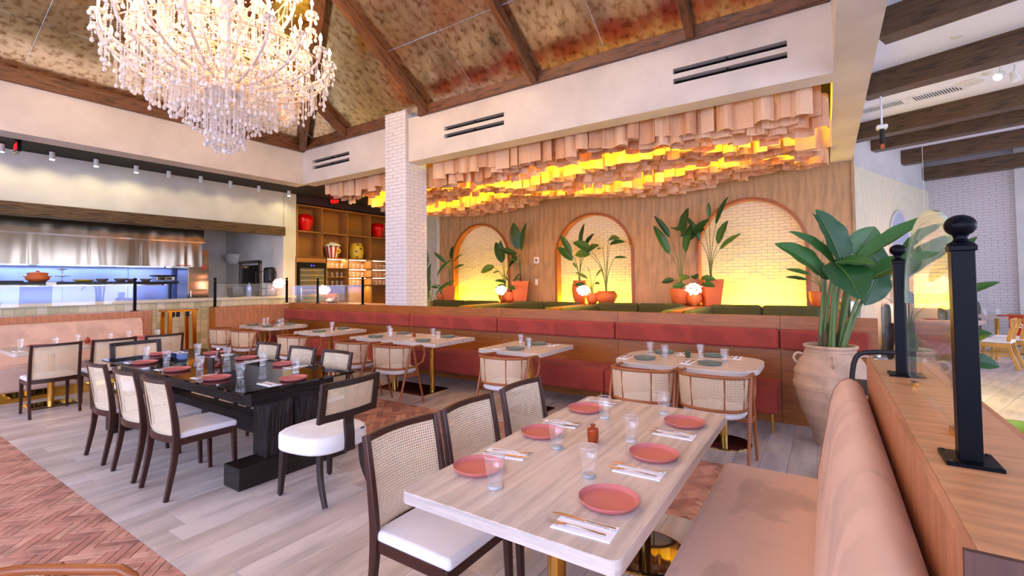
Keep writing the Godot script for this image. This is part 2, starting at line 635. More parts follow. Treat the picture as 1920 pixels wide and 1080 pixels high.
	var mr := tri_(mat("aged_mirror", Color(0.97, 0.95, 0.9), 0.3, 1.0), T.patina, 1.3)
	mr.roughness_texture = T.patchy
	mr.roughness = 0.4
	mat("red_glaze", Color(0.75, 0.02, 0.02), 0.15)
	mat("yellow_glaze", Color(0.88, 0.73, 0.2), 0.3)
	mat("brown_glaze", Color(0.38, 0.24, 0.1), 0.5)
	mat("white_glaze", Color(0.93, 0.9, 0.86), 0.3)
	mat("stripe_red", Color(0.7, 0.06, 0.1), 0.4)
	mat("stone_bowl", Color(0.42, 0.38, 0.33), 0.6)
	mat("counter_stone", Color(0.88, 0.84, 0.74), 0.3)
	mat("slat_cream", Color(0.9, 0.87, 0.75), 0.7)
	mat("lime", Color(0.62, 0.72, 0.16), 0.4)
	mat("candle", Color(0.98, 0.93, 0.84), 0.5)
	mat("gilt_arm", Color(0.95, 0.8, 0.64), 0.2, 0.5)
	mat("red_print", Color(0.7, 0.2, 0.16), 0.8)
	mat("dark_mat", Color(0.2, 0.2, 0.21), 0.9)
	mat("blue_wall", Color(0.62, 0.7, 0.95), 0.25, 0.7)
	mat("mirror_blue", Color(0.8, 0.85, 0.95), 0.15, 0.6)
	emit("bulb", Color(1.0, 0.89, 0.7), 16.0)
	emit("led_white", Color(0.9, 0.97, 0.86), 16.0)
	emit("led_blue", Color(0.7, 0.8, 1.0), 9.0)
	emit("led_yellow", Color(1.0, 0.86, 0.2), 5.0)
	emit("led_shelf", Color(1.0, 0.95, 0.8), 8.0)
	emit("exit_red", Color(1.0, 0.05, 0.04), 3.0)
	emit("blue_dot", Color(0.15, 0.15, 1.0), 6.0)
	emit("feather_glow", Color(1.0, 0.78, 0.76), 1.6)
	emit("straw_glow", Color(0.95, 0.72, 0.58), 0.9)
	emit("led_green", Color(0.4, 0.9, 1.0), 2.0)

# ---------------------------------------------------------------- the setting
const DAY := 9.5           # daylight through each window
const DAYC := Color(0.8, 0.84, 1.0)
const CHAND := 0.1        # each lit candle
const ZB := -5.85          # front of the banquette panel
const U := Vector3(0.3502, 0, -0.9367)   # along the slatted wall of the side room
const V := Vector3(0.9367, 0, 0.3502)    # along its ceiling beams
const P0 := Vector3(0.47, 0, -10.95)

func herring(fl: Node, x0: float, x1: float, z0: float, z1: float, parts: Callable) -> void:
	var w := 0.055
	var L := 4.0
	var g := 0.0035
	var lim := PackedVector2Array([Vector2(x0, z0), Vector2(x1, z0), Vector2(x1, z1), Vector2(x0, z1)])
	var c := Vector2((x0 + x1) / 2, (z0 + z1) / 2)
	var R := int(Vector2(x1 - x0, z1 - z0).length() / w / 2) + 8
	var rest := [Geo.new(), Geo.new(), Geo.new(), Geo.new()]
	for k in range(-R, R):
		for m in range(-R / 8 - 2, R / 8 + 3):
			for d in 2:
				var o := Vector2(k + 8 * m, k) if d == 0 else Vector2(k + 4 + 8 * m, k - 3)
				var s := Vector2(L, 1) if d == 0 else Vector2(1, L)
				var poly := PackedVector2Array()
				for e: Vector2 in [Vector2(0, 0), Vector2(1, 0), Vector2(1, 1), Vector2(0, 1)]:
					var q := (o + e * s) * w + (Vector2.ONE - e * 2) * g / 2
					poly.append(c + q.rotated(PI / 4))
				var mid := (poly[0] + poly[2]) / 2
				if mid.x < x0 - 0.15 or mid.x > x1 + 0.15 or mid.y < z0 - 0.15 or mid.y > z1 + 0.15: continue
				var tone: int = [0, 0, 1, 1, 2, 0, 3][rng.randi() % 7]
				for pc in Geometry2D.intersect_polygons(poly, lim):
					if pc.size() < 3: continue
					var y := rng.randf_range(-0.0007, 0.0004)
					if parts.call(mid):
						var gg := Geo.new().prism(pc, -0.008, y, 0.002)
						part(fl, "tile", gg, M["terracotta%d" % tone])
					else:
						rest[tone].prism(pc, -0.008, y, 0.002)
	var am := ArrayMesh.new()
	for i in 4:
		if rest[i].v.size() == 0: continue
		am.add_surface_from_arrays(Mesh.PRIMITIVE_TRIANGLES, rest[i].arrays())
		am.surface_set_material(am.get_surface_count() - 1, M["terracotta%d" % i])
	stuff(mi("herringbone_tiles", am, null, fl))

func planks(fl: Node, x0: float, x1: float, z0: float, z1: float, single: Callable, xf := Transform3D()) -> void:
	var w := 0.2
	var rest := [Geo.new(), Geo.new(), Geo.new(), Geo.new()]
	var x := x0
	while x < x1 - 0.01:
		var xe := minf(x + w, x1)
		var z := z0
		var first := true
		while z < z1 - 0.01:
			var ln := rng.randf_range(0.3, 1.2) if first else 1.2
			first = false
			var ze := minf(z + ln, z1)
			if z1 - ze < 0.12: ze = z1
			var tone := rng.randi() % 4
			var ctr := Vector3((x + xe) / 2, -0.004 + rng.randf_range(-0.0004, 0.0003), (z + ze) / 2)
			var off := Vector2(rng.randf() * 7, rng.randf() * 7)
			if xf != Transform3D() and ((xf * ctr).x < 0.5 or (xf * ctr).z > -3.0):
				z = ze
				continue
			if single.call(ctr):
				part(fl, "plank", Geo.new().slab(ctr, Vector3(xe - x - 0.0025, 0.008, ze - z - 0.0025), 0.0012, 2, off), M["plank%d" % tone])
			else:
				var g := Geo.new().slab(ctr, Vector3(xe - x - 0.0025, 0.008, ze - z - 0.0025), 0.0012, 2, off)
				rest[tone].add(g, xf)
			z = ze
		x = xe
	var am := ArrayMesh.new()
	for i in 4:
		if rest[i].v.size() == 0: continue
		am.add_surface_from_arrays(Mesh.PRIMITIVE_TRIANGLES, rest[i].arrays())
		am.surface_set_material(am.get_surface_count() - 1, M["plank%d" % i])
	if am.get_surface_count(): stuff(mi("floor_boards", am, null, fl))

# bricks laid on the plane z = 0 of a wall (x to the right, y up), proud towards +z
func bricks(wd: float, y0: float, y1: float, inside = null, single: Node = null, xf := Transform3D(), m: Material = null) -> Geo:
	var g := Geo.new()
	var row := 0
	var y := y0
	while y < y1 - 0.02:
		var ye := minf(y + 0.066, y1)
		var x := -0.11 * (row % 2)
		while x < wd - 0.005:
			var a := maxf(x, 0.0)
			var b := minf(x + 0.22, wd)
			if b - a > 0.02 and (inside == null or inside.call(Vector2((a + b) / 2, (y + ye) / 2))):
				var dp := 0.01 + rng.randf_range(-0.0035, 0.003)
				var q := Geo.new().slab(Vector3.ZERO, Vector3(b - a - 0.007 - rng.randf() * 0.003, dp, ye - y - 0.007 - rng.randf() * 0.003), 0.003)
				var b3 := Basis(Vector3.RIGHT, PI / 2 + rng.randf_range(-0.02, 0.02)) * Basis(Vector3.UP, rng.randf_range(-0.012, 0.012))
				var tf := xf * Transform3D(b3, Vector3((a + b) / 2, (y + ye) / 2, dp / 2))
				if single:
					var o := part(single, "brick", q, m)
					o.transform = tf
				else: g.add(q, tf)
			x += 0.22
		y += 0.066
		row += 1
	return g

func shell() -> void:
	# floor and its tiles and planks
	var fl := struct("floor", Geo.new().box(Vector3(-4, -0.06, -7), Vector3(25, 0.1, 23)), M.grout)
	planks(fl, -9.3, 0.1, -3.2, -1.16, func(c: Vector3): return true)
	planks(fl, -9.7, 0.3, ZB, -4.3, func(c: Vector3): return c.x > -6.2)
	planks(fl, -12, -9.3, -7, 3, func(_c): return false)
	planks(fl, 0.45, 8, -3.0, 3.5, func(_c): return false)
	var rot := Transform3D(Basis(Vector3.UP, -0.358), P0)
	planks(fl, 0.05, 10, -4.8, 9.0, func(_c): return false, rot)
	herring(fl, -8.6, -1.5, -1.16, 0.3, func(c: Vector2): return c.x > -7.6 and c.x < -2.75 and c.y < -0.55)
	herring(fl, -9.3, 0.3, -4.3, -3.2, func(c: Vector2): return c.x > -2.1 or (c.x > -4.4 and c.x < -3.0))
	part(fl, "dark_mat", Geo.new().slab(Vector3(2.0, 0.004, -4.6), Vector3(2.9, 0.012, 4.4), 0.003), M.dark_mat)

	# rear wall with three arched niches
	var prof := PackedVector2Array([Vector2(-10, 0)])
	for cx: float in [-8.345, -4.81, -1.305]:
		prof.append(Vector2(cx - 1.0, 0))
		for k in 25:
			prof.append(Vector2(cx - cos(PI * k / 24), 2.2 + sin(PI * k / 24)))
		prof.append(Vector2(cx + 1.0, 0))
	prof.append_array([Vector2(0.5, 0), Vector2(0.5, 4.4), Vector2(-10, 4.4)])
	var wr := struct("wall_rear", Geo.new().extrude(prof, -11.06, -10.85, Transform3D(), 1), M.veneer_wall)
	part(wr, "niche_back", Geo.new().box(Vector3(-4.75, 2.0, -11.12), Vector3(10.5, 4.4, 0.1)), M.joint)
	part(wr, "corner_trim", Geo.new().box(Vector3(0.475, 2.0, -10.83), Vector3(0.05, 3.5, 0.04), 1), M.veneer_wall)
	for cx: float in [-8.345, -4.81, -1.305]:
		var g := bricks(2.0, 0.9, 3.22, func(p: Vector2): return p.y < 2.2 or Vector2(p.x - 1, p.y - 2.2).length() < 1.06, null, Transform3D(Basis(), Vector3(cx - 1, 0, -11.07)))
		stuff(part(wr, "niche_brickwork", g, M.cream_brick))
		var arc := []
		for k in 27:
			var y := 0.9 + (2.2 - 0.9) * (1.0 if k > 0 and k < 26 else 0.0)
			var a := PI * clampf((k - 1) / 24.0, 0, 1)
			arc.append(Vector3(cx - cos(a), y + sin(a) * (1.0 if k > 0 and k < 26 else 0.0), -10.9))
		var ring := []
		for k in arc.size():
			var p: Vector3 = arc[k]
			var nn := Vector3(signf(p.x - cx), 0, 0) if p.y <= 2.2 else (p - Vector3(cx, 2.2, p.z)).normalized()
			var i := p - nn * 0.01
			var o := p + nn * 0.055
			ring.append(PackedVector3Array([i + Vector3(0, 0, -0.15), o + Vector3(0, 0, -0.15), o + Vector3(0, 0, 0.075), i + Vector3(0, 0, 0.075)]))
		part(wr, "arch_trim", Geo.new().loft(ring, true, true), M.oak)
		# strip of light hidden behind the booths washes the bricks
		part(wr, "light_strip", Geo.new().box(Vector3(cx, 0.955, -10.9), Vector3(1.9, 0.02, 0.04)), M.led_yellow)
		area(Vector3(cx, 0.97, -10.93), Vector3(cx, 3.0, -11.12), Vector2(1.9, 0.05), 2.2, Color(1.0, 0.9, 0.17))
	part(wr, "plant_ledge", Geo.new().box(Vector3(-4.7, 0.5, -10.55), Vector3(10.2, 1.0, 0.5)), M.oak)
	for p in [["thermostat", Vector3(-6.43, 2.116, -10.84), Vector3(0.15, 0.17, 0.025)], ["light_switch", Vector3(-6.44, 1.53, -10.84), Vector3(0.085, 0.16, 0.02)]]:
		var o := thing(p[0], "grey square wall thermostat on the veneer between two arches" if p[0] == "thermostat" else "white switch plate on the veneer wall below the thermostat", "thermostat" if p[0] == "thermostat" else "switch", p[1])
		part(o, "plate", Geo.new().rbox(Vector3.ZERO, p[2], 0.008), M.white_plastic)
		part(o, "screen" if p[0] == "thermostat" else "rocker", Geo.new().rbox(Vector3(0, 0, p[2].z / 2), Vector3(p[2].x * 0.45, p[2].y * 0.4, 0.008), 0.003), M.stone_bowl if p[0] == "thermostat" else M.white_plastic)

	# the side room: slatted wall, brick end wall, beamed ceiling
	var ws := struct("wall_slatted", Geo.new().box(Vector3.ZERO, Vector3(0.2, 4.6, 4.95)), M.white_wall)
	ws.transform = Transform3D(Basis(Vector3.UP, -0.358), P0 + U * 2.45 + Vector3(0, 2.3, 0) - V * 0.1)
	var sg := Geo.new()
	for k in 64:
		sg.slab(Vector3(0.113, -0.46, -2.4 + k * 0.0762), Vector3(0.026, 3.68, 0.05), 0.0)
	stuff(part(ws, "wall_slats", sg, M.slat_cream))
	var ap := PackedVector2Array([Vector2(0.62, -2.2)])
	for k in 17: ap.append(Vector2(0 + 0.62 * cos(PI * k / 16), 0.05 + 0.62 * sin(PI * k / 16)))
	ap.append(Vector2(-0.62, -2.2))
	part(ws, "arched_mirror", Geo.new().extrude(ap, 0.0, 0.02, Transform3D(Basis(Vector3.UP, PI / 2), Vector3(0.127, 0, -0.05))), M.mirror_blue)
	var af := []
	for k in 19:
		var a := PI * clampf(k - 1, 0, 16) / 16
		var c := Vector3(0.14, 0.05 + 0.65 * sin(a), -0.05 + 0.65 * cos(a))
		if k == 0 or k == 18: c.y = -2.2
		af.append(c)
	part(ws, "arch_trim", Geo.new().tube(af, 0.035, 6), M.white_wall)
	var wb := struct("wall_brick", Geo.new().box(Vector3(3.9, 2.3, -0.1), Vector3(8.4, 4.6, 0.2)), M.joint)
	wb.transform = Transform3D(Basis(Vector3.UP, -0.358), P0 + U * 4.85)
	stuff(part(wb, "brickwork", bricks(2.2, 0.0, 4.4), M.white_brick))
	part(wb, "pilaster", Geo.new().box(Vector3(2.0, 2.2, 0.06), Vector3(0.95, 4.4, 0.16)), M.white_wall)
	struct("ceiling_side", Geo.new().box(Vector3(4.3, 4.52, -6.5), Vector3(7.7, 0.2, 22)), M.white_ceiling)
	var bi := 0
	for b in [[-4.18, 4.12], [-2.36, 4.12], [0.02, 4.12], [1.17, 4.12], [3.05, 4.1], [4.62, 3.93], [-6.0, 4.12]]:
		var o := lone("ceiling_beam", Geo.new().rbox(Vector3.ZERO, Vector3(7.6, 4.43 - maxf(b[1], 4.12), 0.27), 0.012, 0, Vector2(bi * 1.7, 0)), M.dark_beam, "x", "beam")
		o.transform = Transform3D(Basis(Vector3.UP, -0.358), P0 + U * b[0] + V * (3.8 + maxf(0, -b[0] * 0.4)) + Vector3(0, b[1] + (4.43 - maxf(b[1], 4.12)) / 2, 0))
		o.remove_meta("label"); o.remove_meta("category")
		o.set_meta("kind", "structure")
		bi += 1
	# bulkheads of the roof opening; the rear one has slots cut for the air vents
	var cs := CSGBox3D.new()
	cs.size = Vector3(9.9, 0.8, 0.3)
	cs.position = Vector3(-4.6, 4.15, -6.2)
	cs.material = M.plaster
	cs.name = "wall_soffit"
	cs.set_meta("kind", "structure")
	add_child(cs)
	var vl := ["linear slot vent in the white beam by the kitchen corner", "linear slot vent in the white beam just past the brick column", "linear slot vent in the white beam above the urn end"]
	for k in 3:
		var vx: float = [-8.58, -4.775, -0.915][k]
		for dy: float in [4.19, 4.06]:
			var cut := CSGBox3D.new()
			cut.operation = CSGShape3D.OPERATION_SUBTRACTION
			cut.size = Vector3(1.25, 0.07, 0.2)
			cut.position = Vector3(vx + 4.6, dy - 4.15, 0.1)
			cut.material = M.plaster
			cut.name = "slot"
			cs.add_child(cut, true)
		var o := thing("slot_vent", vl[k], "vent", Vector3(vx, 4.06, -6.09))
		for dy: float in [0.0, 0.13]:
			part(o, "blade", Geo.new().box(Vector3(0, dy, -0.06), Vector3(1.24, 0.066, 0.02)), M.slot)
			part(o, "rail", Geo.new().box(Vector3(0, dy + 0.006, -0.02), Vector3(1.24, 0.006, 0.03)), M.black_steel)
			part(o, "divider", Geo.new().box(Vector3(0.0, dy, -0.015), Vector3(0.022, 0.066, 0.03)), M.black_steel)
	struct("wall_bulkhead_side", Geo.new().box(Vector3(0.3, 5.4, -4.0), Vector3(0.34, 3.3, 14.2)), M.plaster)
	struct("wall_bulkhead_kitchen", Geo.new().box(Vector3(-9.75, 4.12, -1.05), Vector3(0.4, 0.74, 10.2)), M.plaster)
	# oak trims round the foot of the roof
	struct("trim_1", Geo.new().rbox(Vector3(-2.93, 4.64, -6.05), Vector3(6.1, 0.24, 0.12), 0.01), M.beam)
	struct("trim_2", Geo.new().rbox(Vector3(-8.2, 4.58, -6.05), Vector3(2.75, 0.2, 0.12), 0.01), M.beam)
	struct("trim_3", Geo.new().rbox(Vector3(0, 0, 0), Vector3(10.2, 0.3, 0.14), 0.01), M.beam, Vector3(-9.56, 4.6, -1.0)).rotation.y = PI / 2
	roof()
	# brick column
	var col := struct("column", Geo.new().box(Vector3(-6.535, 2.36, -6.245), Vector3(0.53, 4.72, 0.53)), M.joint)
	bricks(0.55, 1.1, 4.74, null, col, Transform3D(Basis(), Vector3(-6.81, 0, -5.98)), M.white_brick)
	bricks(0.54, 1.1, 3.76, null, col, Transform3D(Basis(Vector3.UP, PI / 2), Vector3(-6.27, 0, -5.97)), M.white_brick)
	# ceilings
	struct("ceiling_black", Geo.new().box(Vector3(-11.5, 4.1, -5.0), Vector3(3.4, 0.2, 18)), M.black_ceiling)
	struct("ceiling_veneer", Geo.new().box(Vector3(-4.7, 4.35, -8.6), Vector3(9.9, 0.2, 5.0)), M.black_ceiling)
	struct("ceiling_front", Geo.new().box(Vector3(-4.7, 4.7, 2.8), Vector3(10, 0.2, 2.5)), M.white_ceiling)
	# outer walls; the south and east ones have windows to the street
	windows()
	# kitchen side
	struct("wall_kitchen_header", Geo.new().box(Vector3(-12.1, 3.52, -2.0), Vector3(0.2, 1.0, 10.1)), M.white_wall)
	struct("trim_4", Geo.new().rbox(Vector3.ZERO, Vector3(10.0, 0.23, 0.25), 0.012), M.dark_beam, Vector3(-12.02, 2.95, -2.04)).rotation.y = PI / 2
	struct("wall_kitchen_pier", Geo.new().box(Vector3(-12.25, 2.0, -7.22), Vector3(0.5, 4.0, 0.36)), M.white_wall)
	struct("wall_kitchen_end", Geo.new().box(Vector3(-13.9, 1.6, -7.2), Vector3(3.2, 3.2, 0.2)), M.white_wall)
	struct("wall_kitchen_back", Geo.new().box(Vector3(-15.3, 1.6, -2.0), Vector3(0.2, 3.2, 11)), M.white_wall)
	struct("ceiling_kitchen", Geo.new().box(Vector3(-13.7, 3.25, -2.0), Vector3(3.2, 0.1, 11)), M.white_ceiling)
	struct("wall_bar", Geo.new().box(Vector3(-12.55, 2.05, -9.4), Vector3(0.1, 4.1, 4.6)), M.purple_wall)
	part(get_node("wall_bar"), "fascia", Geo.new().box(Vector3(-12.3, 3.9, -9.2), Vector3(0.5, 0.22, 3.6)), M.purple_wall)
	struct("wall_passage", Geo.new().box(Vector3(-11.2, 2.1, -11.6), Vector3(2.8, 4.2, 0.2)), M.white_wall)
	struct("wall_passage_side", Geo.new().box(Vector3(-9.95, 2.1, -11.2), Vector3(0.1, 4.2, 0.75)), M.white_wall)

func windows() -> void:
	# south wall, behind the view: piers, sills and lintel round three wide windows
	var g := Geo.new()
	g.box(Vector3(-4, 0.3, 4.1), Vector3(24, 0.6, 0.25)).box(Vector3(-4, 4.2, 4.1), Vector3(24, 1.2, 0.25))
	for x: float in [-15.0, -10.4, -6.6, -2.9, 0.9, 4.6, 8.0]: g.box(Vector3(x, 2.1, 4.1), Vector3(1.1, 4.2, 0.25))
	struct("wall_south", g, M.plaster)
	var k := 1
	for x: float in [-8.5, -4.75, -1.0, 2.75, 6.3]:
		var wf := Geo.new()
		for e: float in [-1.3, 0.0, 1.3]: wf.box(Vector3(x + e, 2.1, 4.1), Vector3(0.06, 3.0, 0.08))
		for e: float in [0.62, 2.6, 3.58]: wf.box(Vector3(x, e, 4.1), Vector3(2.7, 0.06, 0.08))
		var w := struct("window_%d" % k, wf, M.black_steel)
		part(w, "pane", Geo.new().box(Vector3(x, 2.1, 4.12), Vector3(2.7, 3.0, 0.006)), M.pane)
		k += 1
		area(Vector3(x, 2.1, 3.95), Vector3(x, 1.75, 0), Vector2(2.6, 2.9), DAY, DAYC)
	g = Geo.new()
	g.box(Vector3(8.1, 0.3, -4.8), Vector3(0.25, 0.6, 18)).box(Vector3(8.1, 4.0, -4.8), Vector3(0.25, 1.0, 18))
	for z: float in [-13.6, -9.4, -5.4, -1.4, 2.6]: g.box(Vector3(8.1, 2.1, z), Vector3(0.25, 4.2, 0.9))
	struct("wall_east", g, M.plaster)
	for z: float in [-11.5, -7.4, -3.4, 0.6]:
		var wf := Geo.new()
		for e: float in [-1.55, 0.0, 1.55]: wf.box(Vector3(8.1, 2.1, z + e), Vector3(0.08, 3.0, 0.06))
		for e: float in [0.62, 3.5]: wf.box(Vector3(8.1, e, z), Vector3(0.08, 0.06, 3.2))
		var w := struct("window_%d" % k, wf, M.black_steel)
		part(w, "pane", Geo.new().box(Vector3(8.12, 2.1, z), Vector3(0.006, 3.0, 3.2)), M.pane)
		k += 1
		area(Vector3(7.95, 2.1, z), Vector3(0, 1.2, z), Vector2(3.0, 2.8), DAY * 0.75, DAYC)
	struct("wall_west", Geo.new().box(Vector3(-15.5, 2.1, -3.0), Vector3(0.2, 4.2, 15)), M.white_wall)

func roof() -> void:
	var ce := struct("ceiling", Geo.new().box(Vector3(-4.7, 7.25, -2.2), Vector3(10.2, 0.1, 8.2)), M.black_ceiling)
	# planes: rear (slope .61 towards +z), front, and the hipped kitchen end (slope .34 towards +x)
	for pl in 3:
		var org: Vector3 = [Vector3(-9.6, 4.62, -6.1), Vector3(0.2, 4.62, 1.7), Vector3(-9.6, 4.62, 1.7)][pl]
		var ex: Vector3 = [Vector3.RIGHT, Vector3.LEFT, Vector3.FORWARD][pl]
		var ey: Vector3 = [Vector3(0, 0.61, 1), Vector3(0, 0.61, -1), Vector3(1, 0.34, 0)][pl].normalized()
		var len_: float = [9.8, 9.8, 7.8][pl]
		var run: float = [4.57, 4.57, 7.4][pl]
		var lim: PackedVector2Array
		if pl == 0: lim = PackedVector2Array([Vector2(0, 0), Vector2(9.8, 0), Vector2(9.8, run), Vector2(7.0, run)])
		elif pl == 1: lim = PackedVector2Array([Vector2(0, 0), Vector2(9.8, 0), Vector2(2.8, run), Vector2(0, run)])
		else: lim = PackedVector2Array([Vector2(0, 0), Vector2(7.8, 0), Vector2(3.9, 7.39)])
		var b := Basis(ex, ey, ex.cross(ey))
		var cw := 1.118
		for i in 9:
			for j in 8:
				var x := i * cw + (0.476 if pl == 0 else 0.0) - (cw if pl == 0 else 0.0)
				var cell := PackedVector2Array([Vector2(x + 0.0015, j * 1.2 + 0.0015), Vector2(x + cw - 0.0015, j * 1.2 + 0.0015), Vector2(x + cw - 0.0015, j * 1.2 + 1.1985), Vector2(x + 0.0015, j * 1.2 + 1.1985)])
				for pc in Geometry2D.intersect_polygons(cell, lim):
					var o := part(ce, "mirror_panel", Geo.new().extrude(pc, 0, 0.006), M.aged_mirror)
					var mid := Vector3(x + cw / 2, j * 1.2 + 0.6, 0)
					o.transform = Transform3D(b, org) * Transform3D(Basis(), mid) * Transform3D(Basis.from_euler(Vector3(rng.randf_range(-0.004, 0.004), rng.randf_range(-0.004, 0.004), 0)), Vector3.ZERO) * Transform3D(Basis(), -mid)
	var k := 0
	for x: float in [-8.01, -5.775, -3.54, -1.305]:
		for s in 2:
			if s == 1 and k > 5: continue
			var a := Vector3(x, 4.58, -6.0) if s == 0 else Vector3(x, 4.58, 1.6)
			var run := minf(3.75, (x + 9.5) * 0.557)
			var e := a + Vector3(0, 0.61, 1 if s == 0 else -1) * run
			struct("rafter", Geo.new().bar([a, e], [Vector2(0.1, 0.15)], Vector3.RIGHT, 0.05), M.beam)
			k += 1
	struct("rafter", Geo.new().bar([Vector3(-9.5, 4.56, -6.0), Vector3(-2.7, 6.87, -2.25)], [Vector2(0.14, 0.2)], Vector3(0.48, 0, -0.87), 0.05), M.beam)
	struct("rafter", Geo.new().bar([Vector3(-9.5, 4.56, 1.6), Vector3(-2.7, 6.87, -2.15)], [Vector2(0.14, 0.2)], Vector3(-0.48, 0, -0.87), 0.05), M.beam)

# ---------------------------------------------------------------- seats
func dining_chair(label: String) -> Node3D:
	var t := thing("dining_chair", label, "chair")
	for s: float in [-1.0, 1.0]:
		part(t, "back_post", Geo.new().bar(spl([Vector3(s * 0.222, 0, 0.262), Vector3(s * 0.222, 0.25, 0.215), Vector3(s * 0.222, 0.44, 0.2), Vector3(s * 0.222, 0.65, 0.222), Vector3(s * 0.22, 0.865, 0.262)], 4), [Vector2(0.028, 0.03), Vector2(0.028, 0.032), Vector2(0.028, 0.034), Vector2(0.029, 0.037), Vector2(0.029, 0.039), Vector2(0.03, 0.04), Vector2(0.03, 0.045), Vector2(0.03, 0.045), Vector2(0.03, 0.045), Vector2(0.03, 0.043), Vector2(0.03, 0.042), Vector2(0.03, 0.04), Vector2(0.03, 0.036), Vector2(0.03, 0.034), Vector2(0.029, 0.033), Vector2(0.028, 0.032)], Vector3.RIGHT), M.dark_wood)
		part(t, "front_leg", Geo.new().bar([Vector3(s * 0.212, 0, -0.222), Vector3(s * 0.21, 0.42, -0.205)], [Vector2(0.026, 0.026), Vector2(0.038, 0.038)]), M.dark_wood)
		part(t, "side_rail", Geo.new().bar([Vector3(s * 0.215, 0.4, 0.2), Vector3(s * 0.215, 0.4, -0.2)], [Vector2(0.022, 0.05)], Vector3.RIGHT), M.dark_wood)
	part(t, "front_rail", Geo.new().bar([Vector3(-0.21, 0.4, -0.212), Vector3(0.21, 0.4, -0.212)], [Vector2(0.022, 0.05)], Vector3(0, 0, 1)), M.dark_wood)
	var bow := func(y: float, z: float, k: float) -> Array: return bez(Vector3(-0.222, y, z), Vector3(0, y, z + k), Vector3(0.222, y, z), 10)
	part(t, "top_rail", Geo.new().bar(bow.call(0.85, 0.259, 0.075), [Vector2(0.024, 0.03)], Vector3(0, 0, 1)), M.dark_wood)
	part(t, "lower_rail", Geo.new().bar(bow.call(0.425, 0.199, 0.085), [Vector2(0.024, 0.05)], Vector3(0, 0, 1)), M.dark_wood)
	var g := Geo.new()
	var R := []
	for i in 9:
		var y := 0.44 + 0.405 * i / 8
		var z := 0.2 + 0.06 * pow((y - 0.44) / 0.42, 1.5)
		var ring := PackedVector3Array()
		for p: Vector3 in bow.call(y, z, 0.078): ring.append(Vector3(p.x * 0.97, p.y, p.z))
		R.append(ring)
	part(t, "cane_back", g.loft(R, false), M.cane)
	part(t, "cane_edging", Geo.new().tube([Vector3(-0.2, 0.455, 0.209), Vector3(-0.198, 0.83, 0.262), Vector3(0, 0.833, 0.297), Vector3(0.198, 0.83, 0.262), Vector3(0.2, 0.455, 0.209)], 0.004, 5), M.cane_pale)
	part(t, "seat", Geo.new().rbox(Vector3(0, 0.442, -0.012), Vector3(0.45, 0.05, 0.44), 0.02, 0, Vector2.ZERO, 0.022, 2), M.linen)
	return t

# low-backed chair: upholstered drum seat, one central post carrying a caned frame
func post_back_chair(label: String) -> Node3D:
	var t := thing("post_back_chair", label, "chair")
	var o := PackedVector2Array()
	for k in 32:
		var a := TAU * k / 32
		var p := Vector2(cos(a), sin(a))
		var e := pow(pow(absf(p.x), 3.2) + pow(absf(p.y), 3.2), -1 / 3.2)
		o.append(Vector2(p.x * e * (0.275 - 0.02 * p.y), p.y * e * 0.265))
	var R := []
	for q: Vector2 in [Vector2(0.9, 0.355), Vector2(0.985, 0.357), Vector2(1, 0.372), Vector2(1, 0.44), Vector2(0.985, 0.462), Vector2(0.93, 0.474), Vector2(0.6, 0.484), Vector2(0.01, 0.487)]:
		var ring := PackedVector3Array()
		for k in o.size():
			ring.append(Vector3(o[-k].x * q.x, q.y, o[-k].y * q.x))
		R.append(ring)
	part(t, "seat", Geo.new().loft(R), M.linen_white)
	for s: float in [-1.0, 1.0]:
		part(t, "front_leg", Geo.new().bar([Vector3(s * 0.215, 0.012, -0.215), Vector3(s * 0.2, 0.37, -0.19)], [Vector2(0.032, 0.032), Vector2(0.05, 0.05)]), M.espresso)
		part(t, "rear_leg", Geo.new().bar(spl([Vector3(s * 0.205, 0.012, 0.27), Vector3(s * 0.19, 0.18, 0.2), Vector3(s * 0.185, 0.37, 0.185)], 4), [Vector2(0.026, 0.03), Vector2(0.028, 0.033), Vector2(0.03, 0.036), Vector2(0.03, 0.04), Vector2(0.03, 0.044)]), M.espresso)
		part(t, "foot_glide", Geo.new().lathe2([Vector2(0, 0), Vector2(0.01, 0), Vector2(0.01, 0), Vector2(0.01, 0.013)], 8, Vector3(s * 0.215, 0, -0.215)), M.black)
	part(t, "post", Geo.new().bar(spl([Vector3(0, 0.345, 0.272), Vector3(0, 0.46, 0.272), Vector3(0, 0.56, 0.262), Vector3(0, 0.63, 0.275)], 4), [Vector2(0.09, 0.022), Vector2(0.085, 0.022), Vector2(0.08, 0.022), Vector2(0.078, 0.022), Vector2(0.08, 0.022)], Vector3.RIGHT, 0.06), M.espresso)
	var bow := func(y: float, k := 0.06) -> Array: return bez(Vector3(-0.25, y, 0.25 + (y - 0.6) * 0.16), Vector3(0, y, 0.25 + k + (y - 0.6) * 0.16), Vector3(0.25, y, 0.25 + (y - 0.6) * 0.16), 10)
	var fr := part(t, "back_frame", Geo.new().bar(bow.call(0.845), [Vector2(0.03, 0.042)], Vector3(0, 0, 1), 0.08), M.espresso)
	part(fr, "lower_rail", Geo.new().bar(bow.call(0.615), [Vector2(0.03, 0.05)], Vector3(0, 0, 1), 0.08), M.espresso)
	for s: float in [-1.0, 1.0]:
		part(fr, "stile", Geo.new().bar([Vector3(s * 0.235, 0.59, 0.256), Vector3(s * 0.235, 0.866, 0.298)], [Vector2(0.05, 0.03)], Vector3.RIGHT, 0.08), M.espresso)
	var C := []
	for i in 5:
		var ring := PackedVector3Array()
		for p: Vector3 in bow.call(0.62 + 0.055 * i): ring.append(p)
		C.append(ring)
	part(t, "cane_panel", Geo.new().loft(C, false), M.cane_pale)
	return t

